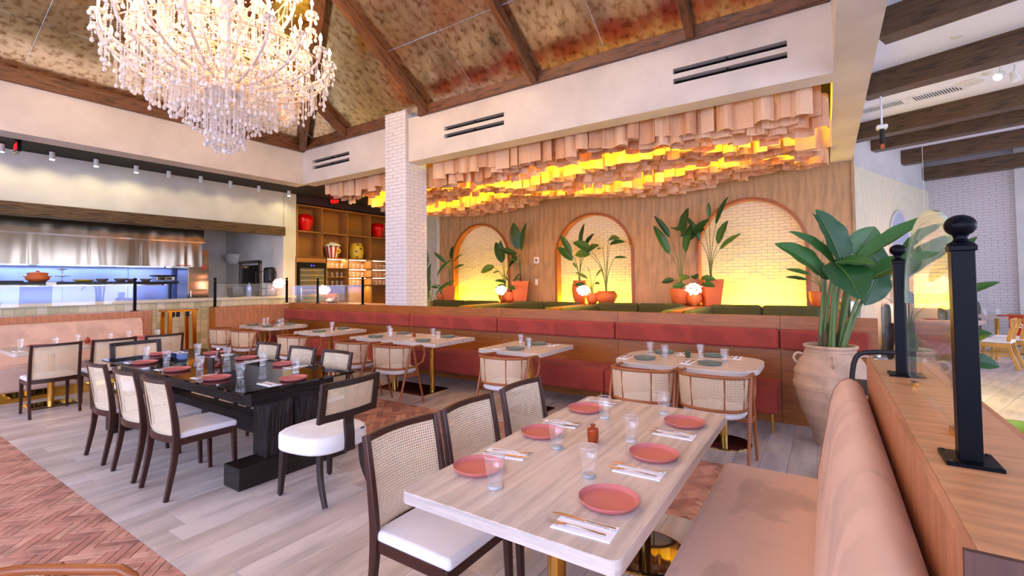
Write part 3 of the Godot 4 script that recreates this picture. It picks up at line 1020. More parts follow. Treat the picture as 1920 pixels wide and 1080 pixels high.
# rounded armchair with a bent rail, A-shaped side legs and caned shell
func arm_chair(label: String) -> Node3D:
	var t := thing("cane_armchair", label, "chair")
	var hoop := func(y: float, rx: float, rz: float, front: float) -> Array:
		var o := []
		for k in 21:
			var a := PI * k / 20
			var e := pow(pow(absf(cos(a)), 2.6) + pow(absf(sin(a)), 2.6), -1 / 2.6)
			o.append(Vector3(cos(a) * e * rx, y, sin(a) * e * rz))
		o.push_front(Vector3(rx * 0.99, y, front)); o.append(Vector3(-rx * 0.99, y, front))
		return o
	var top: Array = hoop.call(0.745, 0.275, 0.235, -0.2)
	for i in top.size():
		var p: Vector3 = top[i]
		top[i] = Vector3(p.x, 0.745 + 0.012 * p.z / 0.235, p.z)
	# arms bend down to the seat at the front
	var rail := [Vector3(0.262, 0.49, -0.12), Vector3(0.272, 0.53, -0.215), Vector3(0.275, 0.62, -0.25), Vector3(0.275, 0.71, -0.235)]
	rail.append_array(top)
	rail.append_array([Vector3(-0.275, 0.71, -0.235), Vector3(-0.275, 0.62, -0.25), Vector3(-0.272, 0.53, -0.215), Vector3(-0.262, 0.49, -0.12)])
	part(t, "bent_rail", Geo.new().tube(rail, 0.0145, 8), M.teak)
	var low: Array = hoop.call(0.485, 0.262, 0.222, -0.12)
	part(t, "lower_hoop", Geo.new().tube(low, 0.0135, 8), M.teak)
	var A := PackedVector3Array(); var B := PackedVector3Array(); var C := PackedVector3Array()
	for i in range(1, top.size() - 1):
		A.append(low[i]); B.append(top[i]); C.append((low[i] + top[i]) / 2 + Vector3(low[i].x, 0, low[i].z).normalized() * 0.006)
	part(t, "cane_shell", Geo.new().loft([B, C, A], false), M.cane_pale)
	for k: int in [4, 8, 14, 18]:
		part(t, "spindle", Geo.new().tube([low[k], top[k]], 0.007, 6), M.teak)
	for s: float in [-1.0, 1.0]:
		part(t, "leg", Geo.new().tube([Vector3(s * 0.295, 0, 0.245), Vector3(s * 0.29, 0.4, 0.115), Vector3(s * 0.288, 0.745, 0.005)], [0.011, 0.0165, 0.014], 8), M.teak)
		part(t, "leg", Geo.new().tube([Vector3(s * 0.285, 0, -0.225), Vector3(s * 0.287, 0.4, -0.115), Vector3(s * 0.289, 0.75, -0.02)], [0.011, 0.0165, 0.014], 8), M.teak)
		part(t, "side_rail", Geo.new().bar([Vector3(s * 0.288, 0.395, 0.11), Vector3(s * 0.288, 0.395, -0.11)], [Vector2(0.02, 0.04)], Vector3.RIGHT), M.teak)
	part(t, "cross_rail", Geo.new().bar([Vector3(-0.288, 0.395, 0.03), Vector3(0.288, 0.395, 0.03)], [Vector2(0.05, 0.03)], Vector3(0, 0, 1)), M.teak)
	var o := PackedVector2Array()
	var R := []
	for q: Vector2 in [Vector2(0.8, 0.405), Vector2(0.95, 0.412), Vector2(1, 0.432), Vector2(0.96, 0.455), Vector2(0.8, 0.47), Vector2(0.02, 0.476)]:
		var ring := PackedVector3Array()
		for k in 28:
			var a := TAU * k / 28
			var e := pow(pow(absf(cos(a)), 2.6) + pow(absf(sin(a)), 2.6), -1 / 2.6)
			ring.append(Vector3(cos(a) * e * 0.25 * q.x, q.y, -sin(a) * e * 0.235 * q.x - 0.025))
		R.append(ring)
	part(t, "seat", Geo.new().loft(R), M.linen)
	return t

# velvet bench against a wooden partition, facing +x, from z0 to z1; s = 1 faces +x, -1 faces -x
func booth_bench(at: Vector3, ln: float, s: float, label: String) -> void:
	var t := thing("booth_bench", label, "bench", at)
	part(t, "seat", Geo.new().rbox(Vector3(s * 0.28, 0.3, 0), Vector3(0.6, 0.32, ln), 0.045, 2, Vector2.ZERO, 0.012, 3), M.pink_velvet)
	var pf := PackedVector2Array()
	for p: Vector2 in [Vector2(-0.125, 0.3), Vector2(0.115, 0.3), Vector2(0.1, 0.5), Vector2(0.055, 0.75), Vector2(0.035, 0.88), Vector2(0.015, 0.95), Vector2(-0.015, 0.995), Vector2(-0.05, 1.012), Vector2(-0.085, 1.0), Vector2(-0.115, 0.96), Vector2(-0.125, 0.9)]:
		pf.append(Vector2(p.x * s, p.y))
	part(t, "backrest", Geo.new().extrude(pf, -ln / 2, ln / 2, Transform3D(), 2, true, 0.4), M.pink_velvet)
	for e: float in [-1.0, 1.0]:
		var rim := []
		for i in range(1, pf.size()): rim.append(Vector3(pf[i].x, pf[i].y, e * ln / 2))
		if s < 0: rim.reverse()
		part(t, "piping", Geo.new().tube(rim, 0.005, 6), M.piping)
	part(t, "plinth", Geo.new().box(Vector3(s * 0.22, 0.07, 0), Vector3(0.62, 0.14, ln - 0.04)), M.gold_mirror)

# wooden partition with end panels, running along z
func partition(at: Vector3, ln: float, w: float, h: float, label: String, near_dark: bool) -> Node3D:
	var t := thing("partition", label, "partition", at)
	part(t, "body", Geo.new().box(Vector3(0, h / 2 - 0.02, 0), Vector3(w - 0.03, h - 0.04, ln - 0.03), 1), M.oak_red)
	for s: float in [-1.0, 1.0]:
		part(t, "side_panel", Geo.new().slab(Vector3(s * (w / 2 - 0.009), h / 2, 0), Vector3(0.018, h, ln), 0.001, 1), M.oak_red)
	part(t, "top_board", Geo.new().box(Vector3(0, h - 0.01, 0), Vector3(w - 0.036, 0.02, ln), 0), M.oak_top)
	for s: float in [-1.0, 1.0]:
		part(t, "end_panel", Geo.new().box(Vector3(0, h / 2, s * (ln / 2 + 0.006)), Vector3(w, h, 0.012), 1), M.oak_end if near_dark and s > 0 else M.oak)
	return t

func screen_post(at: Vector3, h: float, label: String, w := 0.042) -> void:
	var t := thing("screen_post", label, "post", at)
	part(t, "base_plate", Geo.new().slab(Vector3(0, 0.004, 0), Vector3(w * 2.3, 0.008, w * 2.6), 0.001), M.navy_steel)
	for sx: float in [-1, 1]:
		for sz: float in [-1, 1]:
			part(t, "bolt", Geo.new().lathe2([Vector2(0.0045, 0), Vector2(0.0045, 0.0025), Vector2(0.0045, 0.0025), Vector2(0, 0.003)], 8, Vector3(sx * w * 0.95, 0.008, sz * w * 1.1)), M.black_steel)
	part(t, "tube", Geo.new().rbox(Vector3(0, h / 2 - 0.03, 0), Vector3(w, h - 0.065, w), 0.003, 1), M.navy_steel)
	part(t, "cap", Geo.new().rbox(Vector3(0, h - 0.058, 0), Vector3(w * 1.18, 0.014, w * 1.18), 0.003), M.navy_steel)
	var r := w * 0.72
	var pr := [Vector2(w * 0.62, h - 0.051), Vector2(w * 0.6, h - 0.047), Vector2(w * 0.35, h - 0.04), Vector2(w * 0.3, h - 0.034), Vector2(w * 0.36, h - 0.028)]
	for k in 10:
		var a := -PI / 2 + 0.5 + (PI - 0.5) * k / 9
		pr.append(Vector2(maxf(0.0002, cos(a) * r), h - 0.03 + r * 0.85 + sin(a) * r * 0.85))
	part(t, "finial", Geo.new().lathe(pr, 20), M.navy_steel)

func pedestal(t: Node3D, at: Vector3, r: float, h: float) -> void:
	var p := part(t, "pedestal", Geo.new().lathe([Vector2(r, 0.012), Vector2(r, h)], 20, at), M.brass)
	part(p, "flange", Geo.new().lathe2([Vector2(r * 2.2, h - 0.006), Vector2(r * 2.2, h)], 20, at), M.black_steel)

func pale_table(called: String, label: String, at: Vector3, w: float, d: float, r: float, posts: Array, base: String, h := 0.75) -> Node3D:
	var t := thing(called, label, "table", at)
	part(t, "tabletop", Geo.new().prism(rrect(w, d, r, 10 if r > 0.1 else 5), h - 0.045, h, 0.0025, 0 if w > d else 2), M.pale_top)
	for p: Vector2 in posts: pedestal(t, Vector3(p.x, 0, p.y), 0.036, h - 0.045)
	if base == "plate":
		var b := part(t, "base_plate", Geo.new().slab(Vector3(0, 0.007, 0), Vector3(w * 0.56, 0.012, d * 0.62), 0.002), M.black_glass)
		part(b, "brass_edge", Geo.new().box(Vector3(0, 0.003, 0), Vector3(w * 0.56 + 0.012, 0.006, d * 0.62 + 0.012)), M.brass)
	else:
		for p: Vector2 in posts:
			var rr := 0.23
			var b := part(t, "base_plate", Geo.new().lathe2([Vector2(rr, 0.003), Vector2(rr, 0.012), Vector2(rr, 0.012), Vector2(rr - 0.01, 0.014), Vector2(rr - 0.01, 0.014), Vector2(0.0, 0.015)], 32, Vector3(p.x, 0, p.y)) if base == "disc" else Geo.new().slab(Vector3(p.x, 0.008, p.y), Vector3(0.44, 0.013, 0.44), 0.002), M.black_glass)
			part(b, "brass_edge", Geo.new().lathe2([Vector2(rr + 0.008, 0), Vector2(rr + 0.008, 0.008), Vector2(rr + 0.008, 0.008), Vector2(rr - 0.01, 0.0082)], 32, Vector3(p.x, 0, p.y)) if base == "disc" else Geo.new().box(Vector3(p.x, 0.003, p.y), Vector3(0.455, 0.006, 0.455)), M.brass)
	return t

func furniture() -> void:
	# partitions, benches, posts and glass screens
	partition(Vector3(0.305, 0, -2.08), 2.1, 0.27, 1.12, "long oak partition topped by two black posts and an arched glass screen", true)
	booth_bench(Vector3(0.04, 0, -2.08), 2.05, -1.0, "pink velvet booth bench along the big oak partition, beside the front pale table")
	partition(Vector3(-9.87, 0, -1.45), 3.78, 0.24, 1.115, "oak partition behind the pink bench in front of the kitchen counter", false)
	booth_bench(Vector3(-9.615, 0, -1.45), 3.42, 1.0, "pink velvet bench with its back to the kitchen counter")
	partition(Vector3(-9.87, 0, -5.16), 1.58, 0.24, 1.12, "short oak partition at the kitchen end of the red banquette", false)
	screen_post(Vector3(0.268, 1.12, -1.51), 0.555, "large black square post with ball finial, closer of two on the oak partition")
	screen_post(Vector3(0.27, 1.12, -2.68), 0.555, "smaller-looking black post with ball finial at the urn end of the oak partition")
	screen_post(Vector3(-9.85, 1.115, -3.13), 0.55, "black post with ball finial ending the glass screen above the pink kitchen-side bench", 0.04)
	screen_post(Vector3(-9.85, 1.12, -4.4), 0.55, "black post with ball finial on the free end of the short oak partition", 0.04)
	screen_post(Vector3(-9.85, 1.145, -5.86), 0.53, "black post with ball finial in the corner where banquette meets short partition", 0.04)
	screen_post(Vector3(-8.78, 1.145, -5.9), 0.51, "black post with ball finial on the banquette top before the wine fridge", 0.036)
	screen_post(Vector3(-7.36, 1.145, -5.9), 0.51, "black post with ball finial on the banquette top beside the brick column", 0.036)
	# arched glass panel between the two big posts
	var o := PackedVector2Array([Vector2(1.54, 1.135), Vector2(2.655, 1.135)])
	var cen := 2.097
	for k in 25:
		var a := PI * k / 24
		o.append(Vector2(cen + cos(a) * 0.557, 1.44 + sin(a) * 0.33))
	var gl := thing("glass_screen", "clear arched glass panel standing between the two posts on the oak partition", "screen", Vector3(0.288, 0, 0))
	part(gl, "pane", Geo.new().extrude(o, -0.005, 0.005, Transform3D(Basis(Vector3.UP, PI / 2), Vector3.ZERO), 0, true), M.pane)
	var bv := []
	for k in 25:
		var a := PI * k / 24
		bv.append(PackedVector3Array([Vector3(-0.0055, 1.44 + sin(a) * 0.331, -cen - cos(a) * 0.558), Vector3(0.0055, 1.44 + sin(a) * 0.331, -cen - cos(a) * 0.558), Vector3(0.0058, 1.44 + sin(a) * 0.295, -cen - cos(a) * 0.52), Vector3(-0.0058, 1.44 + sin(a) * 0.295, -cen - cos(a) * 0.52)]))
	part(gl, "bevelled_edge", Geo.new().loft(bv, true, true), M.pane_edge)
	for z: float in [-1.75, -2.45]: part(gl, "brass_foot", Geo.new().box(Vector3(0, 1.1275, z), Vector3(0.025, 0.015, 0.06)), M.brass)
	for q in [["straight glass screen above the pink kitchen-side bench", Vector3(-9.85, 1.115, -1.6), Vector3(0.01, 0.46, 3.0)], ["straight glass screen between the posts on the short oak partition", Vector3(-9.85, 1.12, -5.13), Vector3(0.01, 0.43, 1.41)], ["glass screen on the banquette top in front of the wine fridge", Vector3(-9.3, 1.145, -5.9), Vector3(1.0, 0.36, 0.01)], ["glass screen on the banquette top in front of the lit bar shelves", Vector3(-8.07, 1.145, -5.9), Vector3(1.38, 0.36, 0.01)]]:
		var t := thing("glass_screen", q[0], "screen", q[1])
		part(t, "pane", Geo.new().box(Vector3(0, q[2].y / 2 + 0.005, 0), q[2]), M.pane)
		part(t, "polished_edge", Geo.new().box(Vector3(0, q[2].y + 0.007, 0), Vector3(q[2].x, 0.004, q[2].z)), M.pane_edge)
	# red banquette with wooden back panel
	var bq := thing("banquette", "long red velvet banquette with a wooden back panel and six back cushions", "bench", Vector3(0, 0, 0))
	var xs := [-9.74, -7.779, -5.943, -4.102, -2.256, -0.422, 0.42]
	for i in 6:
		part(bq, "back_panel", Geo.new().slab(Vector3((xs[i] + xs[i + 1]) / 2, 0.572, ZB - 0.05), Vector3(xs[i + 1] - xs[i] - 0.004, 1.145, 0.1), 0.002, 0, Vector2(i * 3.1, i)), M.oak)
		var x1: float = xs[i + 1] if i < 5 else 0.35
		var cu := part(bq, "back_cushion", Geo.new().rbox(Vector3((xs[i] + x1) / 2, 0.905, ZB + 0.062), Vector3(x1 - xs[i] - 0.008, 0.215, 0.125), 0.035, 0, Vector2.ZERO, 0.0, 3), M.red_velvet)
		cu.rotation.x = 0.0
		if i < 5:
			part(bq, "seat", Geo.new().rbox(Vector3((xs[i] + xs[i + 1]) / 2, 0.335, -5.605), Vector3(xs[i + 1] - xs[i] - 0.004, 0.28, 0.5), 0.03, 0, Vector2.ZERO, 0.02, 2), M.red_velvet)
			for x: float in [xs[i] + 0.06, xs[i + 1] - 0.06]:
				part(bq, "leg", Geo.new().lathe([Vector2(0.012, 0), Vector2(0.018, 0.2)], 12, Vector3(x, 0, -5.42)), M.brass)
	# tables along the banquette
	pale_table("dining_table", "round-cornered pale table at the banquette beside the terracotta urn", Vector3(-1.17, 0, -4.92), 1.32, 0.92, 0.26, [Vector2(-0.36, 0), Vector2(0.33, 0.05)], "disc")
	pale_table("dining_table", "small square pale table at the banquette, before the middle arch", Vector3(-3.07, 0, -4.92), 0.86, 0.86, 0.03, [Vector2(0.06, 0.05)], "square")
	pale_table("dining_table", "rectangular pale four-seat table mid-banquette with two brass posts", Vector3(-5.1, 0, -4.96), 1.74, 0.86, 0.03, [Vector2(-0.36, 0.0), Vector2(0.42, 0.0)], "plate")
	pale_table("dining_table", "small square pale table at the banquette, third from its kitchen end wall", Vector3(-7.07, 0, -5.0), 0.84, 0.86, 0.03, [Vector2(0.05, 0.05)], "square")
	pale_table("dining_table", "pale round-cornered table in the corner by the short oak partition", Vector3(-9.02, 0, -5.1), 1.24, 0.85, 0.2, [Vector2(-0.3, 0), Vector2(0.33, 0)], "disc")
	pale_table("dining_table", "big pale wood table in front of the oak partition bench", Vector3(-0.95, 0, -2.165), 0.885, 1.75, 0.035, [Vector2(0.05, 0.52), Vector2(0.05, -0.52)], "disc")
	pale_table("dining_table", "long pale table in front of the kitchen-side pink bench", Vector3(-8.57, 0, -2.27), 0.9, 1.74, 0.035, [Vector2(0.05, 0.45), Vector2(0.05, -0.45)], "square")
	# black glass table on charred timbers
	var dt := thing("timber_table", "long black glass-topped table on charred timber beams in the middle", "table", Vector3(-5.09, 0, -2.3))
	part(dt, "glass_top", Geo.new().prism(rrect(2.99, 1.0, 0.015, 3), 0.735, 0.75, 0.0015), M.black_glass)
	for s: float in [-1.0, 1.0]:
		part(dt, "apron_beam", Geo.new().rbox(Vector3(0, 0.665, s * 0.3), Vector3(2.62, 0.14, 0.13), 0.008, 0, Vector2(s, 0)), M.charred)
		part(dt, "end_beam", Geo.new().rbox(Vector3(s * 1.28, 0.655, 0), Vector3(0.16, 0.12, 0.74), 0.008, 2, Vector2(s, 3)), M.charred)
		part(dt, "foot_beam", Geo.new().rbox(Vector3(s * 1.29, 0.085, 0), Vector3(0.23, 0.17, 0.96), 0.01, 2, Vector2(s, 5)), M.charred)
		for e: float in [-0.13, 0.13]:
			part(dt, "post", Geo.new().rbox(Vector3(s * 1.24 + e * 0.1, 0.385, e), Vector3(0.2, 0.44, 0.23), 0.008, 1, Vector2(e, 7)), M.charred)
	part(dt, "stretcher", Geo.new().rbox(Vector3(0, 0.3, 0), Vector3(2.3, 0.16, 0.12), 0.008, 0, Vector2(0, 9)), M.charred)
	# chairs
	var fr := "dark-framed cane dining chair along the front pale table, "
	var proto := dining_chair(fr + "at its open end")
	proto.position = Vector3(-1.475, 0, -1.63); proto.rotation.y = -PI / 2; proto.set_meta("group", "dark cane chairs")
	copy(proto, fr + "middle one", Vector3(-1.475, 0, -2.14), -PI / 2 + 0.02)
	copy(proto, fr + "at its urn end", Vector3(-1.475, 0, -2.7), -PI / 2 - 0.02)
	var k := 0
	for x: float in [-5.47, -4.79, -4.19]:
		var w: String = ["at its kitchen end", "middle of three", "at the front-table end"][k]
		copy(proto, "dark cane chair on the black table's herringbone-tile side, " + w, Vector3(x, 0, -1.72), 0.0)
		copy(proto, "dark cane chair on the black table's banquette side, " + w, Vector3(x + 0.03, 0, -2.76), PI)
		k += 1
	k = 0
	for z: float in [-1.7, -2.26, -2.82]:
		copy(proto, "brown-framed cane chair at the kitchen-side pale table, " + ["end away from the banquette", "middle one", "end towards the banquette"][k], Vector3(-8.02, 0, z), PI / 2)
		k += 1
	var pb := post_back_chair("white upholstered chair with single-post cane back at the front-table end of black table")
	pb.position = Vector3(-3.17, 0, -2.19); pb.rotation.y = PI / 2 + 0.06
	part(pb, "blue_tag", Geo.new().box(Vector3(0.13, 0.47, 0.262), Vector3(0.034, 0.009, 0.006)), M.blue_tag)
	copy(pb, "white upholstered chair with cane back at the kitchen end of black table", Vector3(-6.82, 0, -2.28), -PI / 2).get_node("blue_tag").free()
	var ac := arm_chair("bentwood cane armchair at round-cornered table by the urn, closer to the urn")
	ac.position = Vector3(-0.82, 0, -4.33); ac.rotation.y = -0.04; ac.set_meta("group", "bentwood armchairs")
	for q in [["bentwood cane armchair at round-cornered table by the urn, farther from the urn", -1.42, -4.3, 0.03], ["bentwood cane armchair alone at the small square table before the middle arch", -2.9, -4.22, 0.05], ["bentwood cane armchair at the two-post table, on the urn side", -4.63, -4.22, 0.03], ["bentwood cane armchair at the two-post table, on the kitchen side", -5.42, -4.22, 0.0], ["bentwood cane armchair alone at the square table nearer the kitchen", -6.83, -4.22, 0.0], ["bentwood cane armchair at the corner table, on the urn side", -8.42, -4.3, 0.0], ["bentwood cane armchair at the corner table, against the short partition", -9.2, -4.3, 0.0]]:
		copy(ac, q[0], Vector3(q[1], 0, q[2]), q[3])
	copy(ac, "armchair of which only the rounded rail shows in the bottom corner over herringbone tiles", Vector3(-1.7, 0, -0.18), -0.9)

# ---------------------------------------------------------------- tableware
var pro := {}

func proto(key: String, make: Callable) -> Node3D:
	if not pro.has(key): pro[key] = make.call()
	return pro[key]

func put(key: String, called: String, make: Callable, label: String, cat: String, group: String, at: Vector3, turn := 0.0) -> Node3D:
	var o: Node3D
	if not pro.has(key):
		o = make.call()
		o.name = nm(called)
		add_child(o)
		pro[key] = o
		o.position = at
		o.rotation.y = turn
	else:
		o = copy(pro[key], label, at, turn)
	tag(o, label, cat, group)
	return o

func mk_plate(m: Material) -> Callable:
	return func() -> Node3D:
		var o := Node3D.new()
		part(o, "dish", Geo.new().lathe2([Vector2(0.0, 0.0), Vector2(0.085, 0.0), Vector2(0.096, 0.004), Vector2(0.106, 0.014), Vector2(0.109, 0.022), Vector2(0.1085, 0.0235), Vector2(0.106, 0.0235), Vector2(0.101, 0.013), Vector2(0.095, 0.0085), Vector2(0.088, 0.0075), Vector2(0.0, 0.007)], 40), m)
		return o

func mk_tumbler() -> Node3D:
	var o := Node3D.new()
	var fl := func(th: float, y: float) -> float: return 1.0 - (0.05 * absf(sin(th * 4.5)) if y > 0.006 and y < 0.078 else 0.0)
	var g := Geo.new().lathe([Vector2(0.0285, 0.003), Vector2(0.0295, 0.012), Vector2(0.0335, 0.06), Vector2(0.0345, 0.072), Vector2(0.037, 0.08), Vector2(0.0385, 0.09), Vector2(0.0405, 0.123), Vector2(0.0398, 0.125), Vector2(0.0388, 0.123), Vector2(0.0365, 0.09), Vector2(0.034, 0.076), Vector2(0.0295, 0.055), Vector2(0.0255, 0.018)], 36, Vector3.ZERO, fl)
	part(o, "wall", g, M.tumbler_glass)
	part(o, "thick_base", Geo.new().lathe([Vector2(0.001, 0.0), Vector2(0.026, 0.0), Vector2(0.028, 0.003), Vector2(0.0285, 0.01), Vector2(0.025, 0.0145), Vector2(0.001, 0.0135)], 24, Vector3.ZERO), M.glass_base)
	part(o, "rim", Geo.new().tube(range(28).map(func(k): return Vector3(cos(TAU * k / 28) * 0.0397, 0.1242, sin(TAU * k / 28) * 0.0397)), 0.0011, 5, true), M.glass_base)
	return o

func mk_bottle(m: Material) -> Callable:
	return func() -> Node3D:
		var o := Node3D.new()
		part(o, "glass", Geo.new().lathe([Vector2(0, 0), Vector2(0.023, 0), Vector2(0.0255, 0.003), Vector2(0.0275, 0.03), Vector2(0.029, 0.058), Vector2(0.0285, 0.064), Vector2(0.026, 0.069), Vector2(0.0125, 0.072), Vector2(0.0095, 0.076), Vector2(0.0095, 0.08), Vector2(0.013, 0.083), Vector2(0.0135, 0.087), Vector2(0.012, 0.089), Vector2(0.008, 0.089), Vector2(0.0065, 0.08), Vector2(0.008, 0.071), Vector2(0.024, 0.066), Vector2(0.0255, 0.058), Vector2(0.0225, 0.008), Vector2(0, 0.006)], 28), m)
		part(o, "lip", Geo.new().tube(range(16).map(func(k): return Vector3(cos(TAU * k / 16) * 0.0122, 0.086, sin(TAU * k / 16) * 0.0122)), 0.002, 6, true), m)
		return o

func mk_cruet() -> Node3D:
	var o := Node3D.new()
	part(o, "glass", Geo.new().lathe([Vector2(0, 0), Vector2(0.03, 0), Vector2(0.034, 0.006), Vector2(0.035, 0.06), Vector2(0.031, 0.09), Vector2(0.018, 0.125), Vector2(0.0125, 0.15), Vector2(0.0125, 0.168)], 24), M.brown_glass)
	part(o, "stopper", Geo.new().lathe([Vector2(0.0125, 0.166), Vector2(0.014, 0.17), Vector2(0.014, 0.178), Vector2(0.006, 0.184), Vector2(0.0, 0.185)], 16), M.white_plastic)
	return o

func mk_napkin() -> Node3D:
	var o := Node3D.new()
	part(o, "lower_fold", Geo.new().slab(Vector3(0, 0.0012, 0), Vector3(0.2, 0.0024, 0.1), 0.0006), M.napkin)
	part(o, "upper_fold", Geo.new().slab(Vector3(0.001, 0.0036, 0.001), Vector3(0.198, 0.0022, 0.098), 0.0006), M.napkin)
	return o

# lies along x, handle at +x
func mk_fork() -> Node3D:
	var o := Node3D.new()
	var R := []
	for q: Array in [[0.1, 0.0035, 0.003, 0.0012], [0.096, 0.007, 0.0035, 0.0016], [0.08, 0.0075, 0.0035, 0.0016], [0.04, 0.0045, 0.0055, 0.0018], [0.0, 0.003, 0.0075, 0.002], [-0.025, 0.0032, 0.0075, 0.0018], [-0.037, 0.008, 0.006, 0.0013], [-0.048, 0.0118, 0.004, 0.001], [-0.06, 0.0122, 0.0035, 0.001]]:
		var ring := PackedVector3Array()
		for k in 8:
			var a := TAU * k / 8
			ring.append(Vector3(q[0], q[2] + sin(a) * q[3], -cos(a) * q[1]))
		R.append(ring)
	var g := Geo.new().loft(R)
	g.cap(R[0], true); g.cap(R[-1])
	part(o, "handle", g, M.cutlery)
	for k in 4:
		var z := -0.0102 + 0.0068 * k
		part(o, "tine", Geo.new().bar([Vector3(-0.058, 0.0035, z), Vector3(-0.08, 0.0042, z), Vector3(-0.104, 0.0085, z * 0.95)], [Vector2(0.0034, 0.0016), Vector2(0.003, 0.0015), Vector2(0.0014, 0.001)], Vector3(0, 0, 1)), M.cutlery)
	return o

func mk_knife() -> Node3D:
	var o := Node3D.new()
	var R := []
	for q: Array in [[0.11, 0.003, 0.0025], [0.106, 0.0078, 0.004], [0.09, 0.0082, 0.004], [0.05, 0.006, 0.004], [0.012, 0.0052, 0.0042], [0.006, 0.0058, 0.0042]]:
		var ring := PackedVector3Array()
		for k in 8:
			var a := TAU * k / 8
			ring.append(Vector3(q[0], 0.0045 + sin(a) * q[2], -cos(a) * q[1]))
		R.append(ring)
	var g := Geo.new().loft(R)
	g.cap(R[0], true); g.cap(R[-1])
	part(o, "handle", g, M.cutlery)
	part(o, "blade", Geo.new().extrude(PackedVector2Array([Vector2(0.006, -0.005), Vector2(0.006, 0.006), Vector2(-0.05, 0.0095), Vector2(-0.09, 0.0085), Vector2(-0.112, 0.002), Vector2(-0.116, -0.004), Vector2(-0.1, -0.006)]), 0.0035, 0.0055, Transform3D(Basis(Vector3.RIGHT, -PI / 2), Vector3.ZERO)), M.cutlery)
	return o

# one place setting: face = direction the diner looks (turn about y, 0 looks towards -z); side/place words finish the label
func cover(tbl: String, where: String, plate: Vector2, turn: float, glaze: String, gl: Vector2, far := false, jit := 0.0) -> void:
	var b := Basis(Vector3.UP, turn)
	var p := Vector3(plate.x, 0.75, plate.y)
	put("plate_" + glaze, "plate", mk_plate(M[glaze + "_glaze"]), ("pink" if glaze == "pink" else "sage-grey") + " round plate on %s, %s" % [tbl, where], "plate", "round plates", p, rng.randf() * 6)
	var nap := p + b * Vector3(-0.205, 0, 0.0)
	if far: nap = p + b * Vector3(-0.2, 0, 0.01)
	put("napkin", "napkin", mk_napkin, "folded white napkin on %s, %s" % [tbl, where], "napkin", "folded napkins", nap, turn - PI / 2 + jit)
	var up := Vector3(0, 0.0047, 0)
	put("fork", "fork", mk_fork, "steel fork on the napkin on %s, %s" % [tbl, where], "fork", "forks", nap + up + b * Vector3(-0.027, 0, -0.02), turn - PI / 2 + jit + 0.02)
	put("knife", "knife", mk_knife, "steel knife on the napkin on %s, %s" % [tbl, where], "knife", "knives", nap + up + b * Vector3(0.025, 0, -0.015), turn - PI / 2 + jit - 0.03)
	put("tumbler", "tumbler", mk_tumbler, "clear faceted tumbler on %s, %s" % [tbl, where], "glass", "faceted tumblers", Vector3(gl.x, 0.75, gl.y), rng.randf() * 6)

